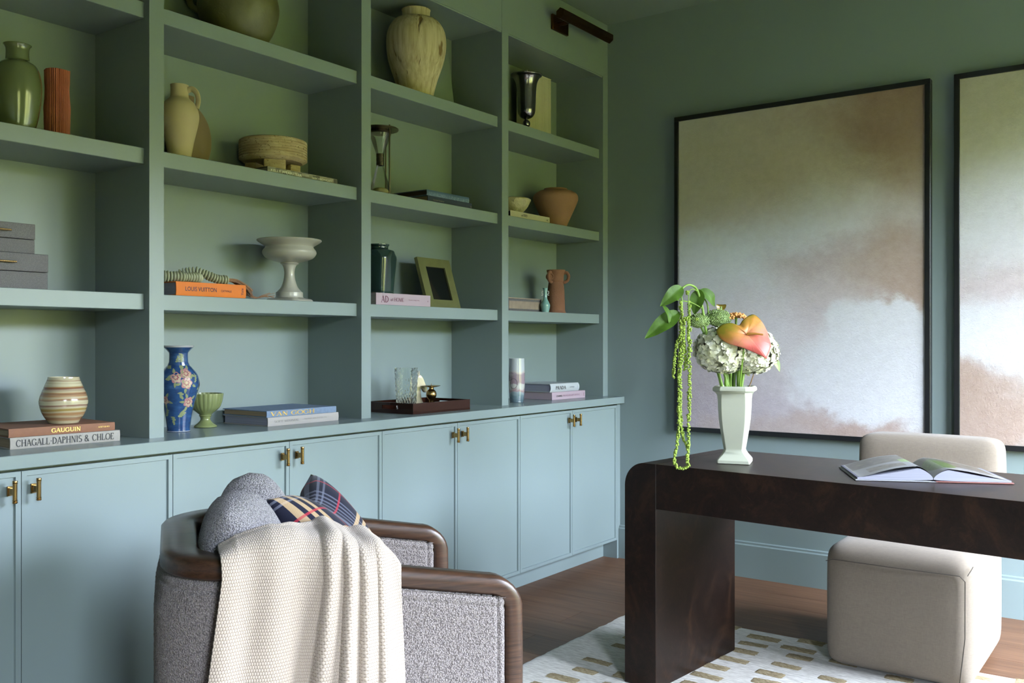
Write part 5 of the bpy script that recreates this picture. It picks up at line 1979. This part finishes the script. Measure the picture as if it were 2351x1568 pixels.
def fw(x, y, d=0.0):
    """photo position + distance behind the vase axis -> flower frame (x right, y away, z up from the desk)"""
    dep = VDEP + d
    return Vector(((x - 1175.5) / FPX * dep - VLAT, d, 1.16 - (y - 784) / FPX * dep - VC.z))


FR_ = TH - pi / 2


def flower(name, label, group=None):
    return thing(name, label, 'flower', VC, FR_, group)


def petal_mat(name, c1, c2, sc=30.0):
    t = NT(name)
    f = t.noise(t.coord(), sc, 3.0)
    t.col(t.ramp(f, [(0.35, c1), (0.65, c2)]))
    t.p(rough=0.6, spec=0.25, sss=0.0)
    return t.m


M['hyd'] = petal_mat('hydrangea_petal', srgb(198, 199, 162), srgb(216, 215, 200), 45.0)
M['hydc'] = plain('hydrangea_heart', srgb(202, 204, 168), 0.6)
M['stem'] = plain('fresh_green_stem', srgb(104, 136, 48), 0.5, 0.2, 30.0)
M['leaf'] = plain('deep_green_leaf', srgb(60, 90, 20), 0.55, 0.22, 40.0, 0.25, 160.0, spec=0.25)
M['limeseed'] = plain('lime_green_seed', srgb(120, 142, 48), 0.7, 0.2, 120.0)
M['umbel'] = plain('sage_green_seed', srgb(128, 150, 90), 0.7, 0.3, 140.0)
M['coral'] = plain('apricot_bloom', srgb(206, 146, 82), 0.7, 0.2, 80.0)
rn = random.Random(21)


def hydrangea(label, c, R_, sq=(1, 1, .85), n=120, foot=(0, 0)):
    n = int(n * 2.6)
    t = flower('hydrangea', label, 'white hydrangeas in the desk vase')
    V, Fc, V2, F2 = [], [], [], []
    c = Vector(c)
    for i in range(n):
        zz = 1 - 2 * (i + .5) / n
        ph = i * 2.39996
        nr = Vector((sqrt(1 - zz * zz) * cos(ph), sqrt(1 - zz * zz) * sin(ph), zz))
        nr = (nr + Vector([rn.uniform(-.25, .25) for _ in range(3)])).normalized()
        p = c + Vector((nr.x * sq[0], nr.y * sq[1], nr.z * sq[2])) * R_ * rn.uniform(.90, 1.04)
        e1 = nr.orthogonal().normalized()
        e1.rotate(Matrix.Rotation(rn.uniform(0, pi), 3, nr))
        e2 = nr.cross(e1)
        rad = rn.uniform(.0105, .0142)
        for q in range(4):
            a = q * pi / 2
            d1 = e1 * cos(a) + e2 * sin(a)
            d2 = nr.cross(d1)
            b = len(V)
            cup = rn.uniform(-.15, .5)
            V += [p, p + d1 * rad * .5 + d2 * rad * .50 + nr * rad * .12, p + d1 * rad * 1.0 + d2 * rad * .34 + nr * rad * cup, p + d1 * rad * 1.12 + nr * rad * (cup * .8),
                  p + d1 * rad * 1.0 - d2 * rad * .34 + nr * rad * cup, p + d1 * rad * .5 - d2 * rad * .50 + nr * rad * .12, p + d1 * rad * .58 + nr * rad * .02]
            Fc += [(b, b + 1, b + 6), (b + 1, b + 2, b + 6), (b + 2, b + 3, b + 6), (b + 3, b + 4, b + 6), (b + 4, b + 5, b + 6), (b + 5, b, b + 6)]
    o = obj('petals', mesh_py('petals', V, Fc), M['hyd'], t)
    o['kind'] = 'stuff'
    bm = bmesh.new()
    blob(bm, c, R_ * .80, 3, sq)
    obj('flower_heart', bm, M['hydc'], t)
    obj('stem', tube(spline([(foot[0] * .3, foot[1] * .3, .08), (foot[0], foot[1], .245), tuple(c * .5 + Vector((foot[0] * .5, foot[1] * .5, .16))), tuple(c)], 6), .0052, 8), M['stem'], t)
    return t


hydrangea('white hydrangea head at the left front of the bouquet', fw(1657, 804, -.015), .089, (1.0, 1, .84), 165, (-.030, -.012))
hydrangea('white hydrangea head at the right front of the bouquet', fw(1727, 806, .0), .083, (1.0, 1, .90), 150, (.018, -.012))
hydrangea('white hydrangea head at the back of the bouquet', fw(1690, 790, .07), .070, (1.1, 1, .85), 100, (.0, .025))

# anthurium
an = flower('anthurium', 'salmon pink anthurium with a heart-shaped spathe at the front of the bouquet')
J = fw(1712, 767, -.105)
S_ = (VDEP - .105) / FPX
OUTL = spline([(40, -56), (53, -30), (53, -5), (47, 18), (38, 36), (26, 45), (12, 42), (-4, 31), (-14, 20), (-32, 25), (-52, 21), (-65, 8), (-58, -9), (-40, -22), (-12, -31), (20, -45), (40, -56)], 6)


def spathe(u, v):
    k = u * (len(OUTL) - 1)
    i = min(int(k), len(OUTL) - 2)
    px, py = [a + (b - a) * (k - i) for a, b in zip(OUTL[i], OUTL[i + 1])]
    x, z = px * S_ * v, py * S_ * v
    along = (px * .58 - py * .81) / 70 * v
    across = (px * .81 + py * .58) / 70 * v
    dy = -0.006 + 0.55 * z + 0.030 * across * across + 0.012 * max(0, along) ** 2 - 0.010 * sin(pi * v)
    dy += 0.0010 * sin(u * 2 * pi * 9) * v
    return J + Vector((x, dy, z))


def spathe_mat():
    t = NT('anthurium_spathe')
    co = t.coord()
    uv = t.coord('UV')
    sep = t.n('ShaderNodeSeparateXYZ'); t.l(uv, sep.inputs[0])
    sub_ = t.n('ShaderNodeVectorMath', operation='SUBTRACT'); t.l(co, sub_.inputs[0]); sub_.inputs[1].default_value = tuple(J)
    s2 = t.n('ShaderNodeSeparateXYZ'); t.l(sub_.outputs[0], s2.inputs[0])
    al = t.math('SUBTRACT', t.math('MULTIPLY', s2.outputs[0], .50), t.math('MULTIPLY', s2.outputs[2], .86))
    f = t.math('ADD', t.math('DIVIDE', al, -.10), t.math('MULTIPLY', t.math('SUBTRACT', t.noise(co, 45.0, 3.0), .5), .5))
    f = t.math('ADD', f, .50)
    vein = t.smooth(t.math('ABSOLUTE', t.math('SINE', t.math('MULTIPLY', sep.outputs[0], pi * 13))), .10, .0)
    c = t.ramp(f, [(0.0, srgb(190, 88, 80)), (.28, srgb(198, 112, 92)), (.50, srgb(184, 122, 84)), (.72, srgb(160, 112, 50)), (.95, srgb(122, 112, 30))])
    t.col(t.mix(t.math('MULTIPLY', vein, .28), c, srgb(150, 84, 56)))
    t.bump(vein, .3, .002)
    t.p(rough=0.42, spec=0.3)
    return t.m


so_ = obj('spathe', grid(spathe, 96, 14, name='spathe'), spathe_mat(), an, ang=180)
m_ = so_.modifiers.new('t', 'SOLIDIFY'); m_.thickness = .0012
obj('spadix', tube([J + Vector((0, -.012, 0)), J + Vector((.025, -.024, .001)), J + Vector((.048, -.030, -.002))], lambda t: .0040 - .0012 * t, 10), plain('spadix', srgb(160, 112, 42), 0.5), an)
obj('stem', tube(spline([(.008, -.01, .10), (.010, -.022, .245), tuple(J * .6 + Vector((0, -.02, .10))), tuple(J + Vector((0, .004, 0)))], 6), .0035, 8), M['stem'], an)

# small second anthurium behind
an2 = flower('anthurium', 'small olive anthurium bud peeking out behind the seed heads')
J2 = fw(1655, 704, .03)
obj('spathe', grid(lambda u, v: J2 + Vector((.017 * v * cos(2 * pi * u), -.006 * v * v, .011 * v * sin(2 * pi * u) + .004 * v * cos(4 * pi * u))), 28, 6), plain('olive_spathe', srgb(120, 104, 34), 0.4), an2, ang=180)
obj('stem', tube(spline([(.0, .02, .10), (-.01, .02, .25), tuple(J2)], 6), .003, 8), M['stem'], an2)


def cluster(bm, c, R_, n, r0, sq=(1, 1, 1)):
    for i in range(n):
        zz = 1 - 1.6 * (i + .5) / n
        ph = i * 2.39996
        nr = Vector((sqrt(max(0, 1 - zz * zz)) * cos(ph), sqrt(max(0, 1 - zz * zz)) * sin(ph), zz))
        p = Vector(c) + Vector((nr.x * sq[0], nr.y * sq[1], nr.z * sq[2])) * R_ * rn.uniform(.9, 1.05)
        blob(bm, p, r0 * rn.uniform(.7, 1.2), 1)


for nm, lab, cc, R_, n in (('seed_head', 'sage green seed head at the left of the bouquet', fw(1603, 738, -.05), .031, 420), ('seed_head', 'sage green seed head in the middle above the hydrangeas', fw(1648, 732, -.03), .037, 480)):
    t = flower(nm, lab, 'green seed heads in the bouquet')
    bm = bmesh.new()
    cluster(bm, cc, R_, n, .0022, (1.15, 1, .85))
    blob(bm, cc, R_ * .9, 2, (1.1, 1, .8))
    o = obj('seeds', bm, M['umbel'], t, ang=180); o['kind'] = 'stuff'
    obj('stem', tube(spline([(-.01, .0, .10), (-.022, -.01, .25), tuple(Vector(cc) * .6 + Vector((-.01, 0, .11))), tuple(cc)], 6), .0042, 8), M['stem'], t)
t = flower('cockscomb', 'apricot ruffled bloom tucked behind the anthurium')
bm = bmesh.new()
cc = fw(1690, 729, -.03)
for i in range(120):
    a, b = rn.uniform(0, 2 * pi), rn.random() ** .5
    blob(bm, cc + Vector((.034 * b * cos(a), .02 * b * sin(a), .012 * (1 - b * b) + rn.uniform(-.006, .004))), rn.uniform(.0035, .0055), 1)
o = obj('ruffles', bm, M['coral'], t, ang=180); o['kind'] = 'stuff'
obj('stem', tube(spline([(.012, .01, .10), (.01, .0, .25), tuple(cc * .6 + Vector((0, 0, .11))), tuple(cc)], 6), .004, 8), M['stem'], t)

# hanging amaranth: stem, leaves, tassels
am_ = flower('hanging_amaranth', 'lime green hanging amaranth whose tassels trail over the desk edge')
stem_pts = [(-.018, -.008, .10), tuple(fw(1655, 880, -.01)), tuple(fw(1630, 800, -.04)), tuple(fw(1618, 745, -.06)), tuple(fw(1612, 705, -.07)), tuple(fw(1601, 668, -.08)), tuple(fw(1590, 656, -.10)), tuple(fw(1576, 655, -.12)), tuple(fw(1564, 668, -.14)), tuple(fw(1566, 700, -.15)), tuple(fw(1562, 745, -.15))]
obj('stem', tube(spline(stem_pts, 8), lambda t: .0055 * (1 - .6 * t), 10), M['stem'], am_)
obj('stem', tube(spline([tuple(fw(1612, 708, -.07)), tuple(fw(1588, 695, -.11)), tuple(fw(1564, 690, -.14)), tuple(fw(1545, 688, -.15))], 6), .0018, 6), M['stem'], am_)
obj('stem', tube(spline([tuple(fw(1601, 668, -.08)), tuple(fw(1588, 664, -.12)), tuple(fw(1581, 680, -.15)), tuple(fw(1582, 760, -.15)), tuple(fw(1582, 820, -.15))], 6), .0014, 6), M['stem'], am_)
obj('stem', tube(spline([tuple(fw(1604, 690, -.07)), tuple(fw(1616, 686, -.06)), tuple(fw(1624, 700, -.05)), tuple(fw(1626, 720, -.04))], 6), .0026, 6), M['stem'], am_)


def leaf_obj(base, tip, wid, nrm, curl=.012, fold=.25, parent=am_, mat=None):
    base, tip = Vector(base), Vector(tip)
    ax_ = tip - base
    L = ax_.length
    ax_.normalize()
    nrm = Vector(nrm)
    sd = ax_.cross(nrm).normalized()
    nn = sd.cross(ax_).normalized()

    def fn(u, v):
        a = 2 * u - 1
        w_ = wid * (sin(pi * min(1, v ** .8)) ** .75) * (1 - .25 * v)
        wob = .05 * wid * sin(v * 14) * abs(a)
        p = base + ax_ * L * v + sd * a * w_ + nn * (fold * abs(a) * w_ + curl * sin(pi * v) + wob)
        return p
    o = obj('leaf', grid(fn, 12, 22, name='leaf'), mat or M['leaf'], parent, ang=180)
    return o


leaf_obj(fw(1566, 659, -.14), fw(1515, 704, -.17), .026, (.35, -1, .5))
leaf_obj(fw(1560, 716, -.15), fw(1480, 778, -.18), .030, (.2, -1, .6), .008)
leaf_obj(fw(1520, 700, -.16), fw(1536, 748, -.17), .012, (.8, -1, .2))
leaf_obj(fw(1606, 664, -.07), fw(1594, 722, -.06), .026, (-.2, -1, .3))
leaf_obj(fw(1608, 664, -.06), fw(1640, 704, -.04), .022, (.3, -1, .4))
lf2 = flower('loose_leaf', 'pale green leaf sticking out low at the right of the bouquet')
leaf_obj(fw(1766, 818, .0), fw(1790, 854, -.01), .014, (.3, -1, .2), parent=lf2, mat=plain('pale_leaf', srgb(118, 132, 84), 0.6))


def tassel(pts, rad, step=.0050, jit=.0035):
    path = spline([tuple(p) for p in pts], 30)
    bm = bmesh.new()
    acc = 0
    tot = sum((Vector(b) - Vector(a)).length for a, b in zip(path, path[1:]))
    run = 0
    for a, b in zip(path, path[1:]):
        d = (Vector(b) - Vector(a)).length
        acc += d; run += d
        if acc >= step:
            acc = 0
            r = rad(run / tot)
            for _ in range(5 if r < .0075 else 9):
                j = max(jit, r * .75)
                blob(bm, Vector(b) + Vector((rn.uniform(-j, j), rn.uniform(-j, j), rn.uniform(-.003, .003))), rn.uniform(.0024, .0043), 1)
    o = obj('tassel', bm, M['limeseed'], am_, ang=180)
    o['kind'] = 'stuff'
    return o


T0 = -.155
tassel([fw(1563, 690, T0), fw(1566, 745, T0), fw(1565, 800, T0), fw(1560, 850, T0), fw(1560, 900, T0), fw(1559, 960, T0), fw(1556, 1010, T0), fw(1549, 1045, T0), fw(1550, 1066, T0), fw(1562, 1076, T0), fw(1576, 1073, T0), fw(1582, 1070, T0)],
       lambda t: .004 if t < .1 else (.011 if t < .36 else (.0075 if t < .62 else .0048)))
tassel([fw(1583, 690, T0 + .01), fw(1581, 760, T0), fw(1582, 820, T0), fw(1583, 900, T0), fw(1581, 960, T0), fw(1580, 1020, T0), fw(1578, 1060, T0), fw(1584, 1071, T0)],
       lambda t: .0035 if t < .35 else (.0065 if t < .7 else .0050), step=.0058)
tassel([fw(1562, 765, T0), fw(1552, 800, T0), fw(1547, 840, T0), fw(1546, 868, T0)], lambda t: .0055 - .002 * t)
tassel([fw(1568, 770, T0 + .01), fw(1574, 820, T0 + .01), fw(1573, 850, T0 + .01)], lambda t: .0055 - .002 * t)
tassel([fw(1561, 930, T0 + .01), fw(1566, 990, T0 + .01), fw(1570, 1010, T0 + .01), fw(1578, 1026, T0 + .01)], lambda t: .0035)
for x_, y_, r_ in ((1577, 672, .0070), (1562, 706, .006), (1583, 756, .0085), (1583, 785, .0085), (1584, 803, .009), (1580, 777, .006), (1574, 732, .007), (1600, 733, .005)):
    bm = bmesh.new()
    cc = fw(x_, y_, T0)
    for _ in range(16):
        blob(bm, cc + Vector([rn.uniform(-r_, r_) * .7 for _ in range(3)]), .0034, 1)
    o = obj('seed_tuft', bm, M['limeseed'], am_, ang=180); o['kind'] = 'stuff'
# bundle of bare stems in the vase mouth
for i, (x0_, x1_, d_) in enumerate(((1646, 1654, -.025), (1668, 1662, .0), (1679, 1676, -.02), (1688, 1686, .01), (1697, 1696, -.03), (1703, 1703, .0))):
    t = flower('cut_stem', ('leftmost', 'second from left', 'third from left', 'third from right', 'second from right', 'rightmost')[i] + ' of the bare green cut stems in the vase mouth', 'cut stems in the vase mouth')
    obj('stem', tube([fw(x0_ * .25 + 1686 * .75, 960, d_ * .3), fw(x1_ * .9 + 168.6, 882, d_ * .6), fw(x0_, 840, d_)], .0038, 8), M['stem'], t)
t = flower('twig', 'thin brown twig leaning out of the vase mouth at the right')
obj('twig', tube([fw(1715, 900, -.02), fw(1724, 878, -.025), fw(1730, 860, -.025)], .0018, 6), plain('brown_twig', srgb(112, 86, 52), 0.8), t)

# ================================================================== OPEN BOOK ON THE DESK
ob_ = thing('open_book', 'large illustrated book lying open on the desk', 'book', (2.884, 0.600, 0.7566), atan2(-0.898, 0.441))
HB, DB = 0.208, 0.272
M['paper'] = page_mat('bright_page_edges', srgb(142, 143, 156))


def ztop(x, side):
    a = abs(x) / HB
    peak = .034 if side < 0 else .030
    return .009 + peak * (min(1, a / .20) ** .6) * (1 - max(0, a - .12) / .88) ** 1.15 * (1 - .06 * a)


def block_fn(side, lift=0.0, thin=None):
    def fn(u, v):
        x = side * HB * (0.004 + .996 * u)
        z = ztop(x, side) + lift * sin(pi * min(1, u * 1.05)) ** 1.2
        return (x, DB * v, z)
    return fn


def page_print(name, left):
    t = NT(name)
    uv = t.coord('UV')
    sep = t.n('ShaderNodeSeparateXYZ'); t.l(uv, sep.inputs[0])
    U, V_ = sep.outputs[0], sep.outputs[1]
    rect = lambda u0, u1, v0, v1: t.math('MULTIPLY', t.math('COMPARE', U, (u0 + u1) / 2, (u1 - u0) / 2), t.math('COMPARE', V_, (v0 + v1) / 2, (v1 - v0) / 2))
    n1 = t.noise(uv, 9.0, 5.0)
    ph = t.ramp(n1, [(.3, srgb(52, 48, 42)), (.6, srgb(84, 79, 68)), (.8, srgb(116, 112, 100))])
    c = srgb(118, 119, 120)
    if left:
        c = t.mix(rect(.06, .95, .48, .97), c, ph)
        c = t.mix(rect(.30, .80, .12, .36), c, t.ramp(n1, [(.35, srgb(66, 60, 52)), (.7, srgb(108, 104, 92))]))
        c = t.mix(rect(.02, .30, .40, .62), c, srgb(108, 132, 72))
    else:
        c = t.mix(rect(.04, .94, .30, .97), c, ph)
        d = t.math('ADD', t.math('POWER', t.math('DIVIDE', t.math('SUBTRACT', U, .22), .20), 2.0), t.math('POWER', t.math('DIVIDE', t.math('SUBTRACT', V_, .46), .34), 2.0))
        g = t.ramp(t.noise(uv, 30.0, 4.0), [(.3, srgb(36, 52, 20)), (.7, srgb(88, 108, 50))])
        c = t.mix(t.smooth(d, 1.06, .96), c, g)
        c = t.mix(t.math('MULTIPLY', rect(.50, .92, .10, .62), t.smooth(t.noise(uv, 20.0, 4.0), .45, .6)), c, srgb(70, 72, 72))
    t.col(c)
    t.p(rough=0.28, spec=0.5)
    return t.m


M['cover_grey'] = plain('white_board_cover', srgb(136, 138, 142), 0.5)
M['cover_red'] = plain('brick_board_cover', srgb(118, 76, 70), 0.5)
for side in (-1, 1):
    # block
    V, Fc = [], []
    N = 30
    for k in range(N + 1):
        u = k / N
        x = side * HB * (.004 + .996 * u)
        for y in (0, DB):
            V.append((x, y, .0042 + .003 * (1 - u) ** 6)); V.append((x, y, ztop(x, side)))
    for k in range(N):
        a, b = 4 * k, 4 * (k + 1)
        Fc += [(a, b, b + 1, a + 1), (a + 2, a + 3, b + 3, b + 2), (a, a + 2, b + 2, b), (a + 1, b + 1, b + 3, a + 3)]
    Fc += [(0, 1, 3, 2), (4 * N, 4 * N + 2, 4 * N + 3, 4 * N + 1)]
    blk = obj('page_block', fixn(mesh_py('page_block', V, Fc)), M['paper'], ob_, ang=60)
    pm_ = page_print('printed_page_' + ('l' if side < 0 else 'r'), side < 0)
    obj('page', grid(block_fn(side, .0007), 30, 10, name='page'), M['paper'], ob_, ang=180)
    o = obj('page', grid(block_fn(side, .0110 if side < 0 else .0065), 40, 10, name='page'), pm_, ob_, ang=180)
    bevmod(obj('cover_board', box(min(side * .006, side * (HB + .006)), max(side * .006, side * (HB + .006)), -.004, DB + .004, .0004, .0036), M['cover_grey'] if side < 0 else M['cover_red'], ob_, smooth=False), .0006, 1)
obj('spine', bbox(-.011, .011, -.004, DB + .004, .0002, .0022, .0005, 1), M['cover_grey'], ob_)
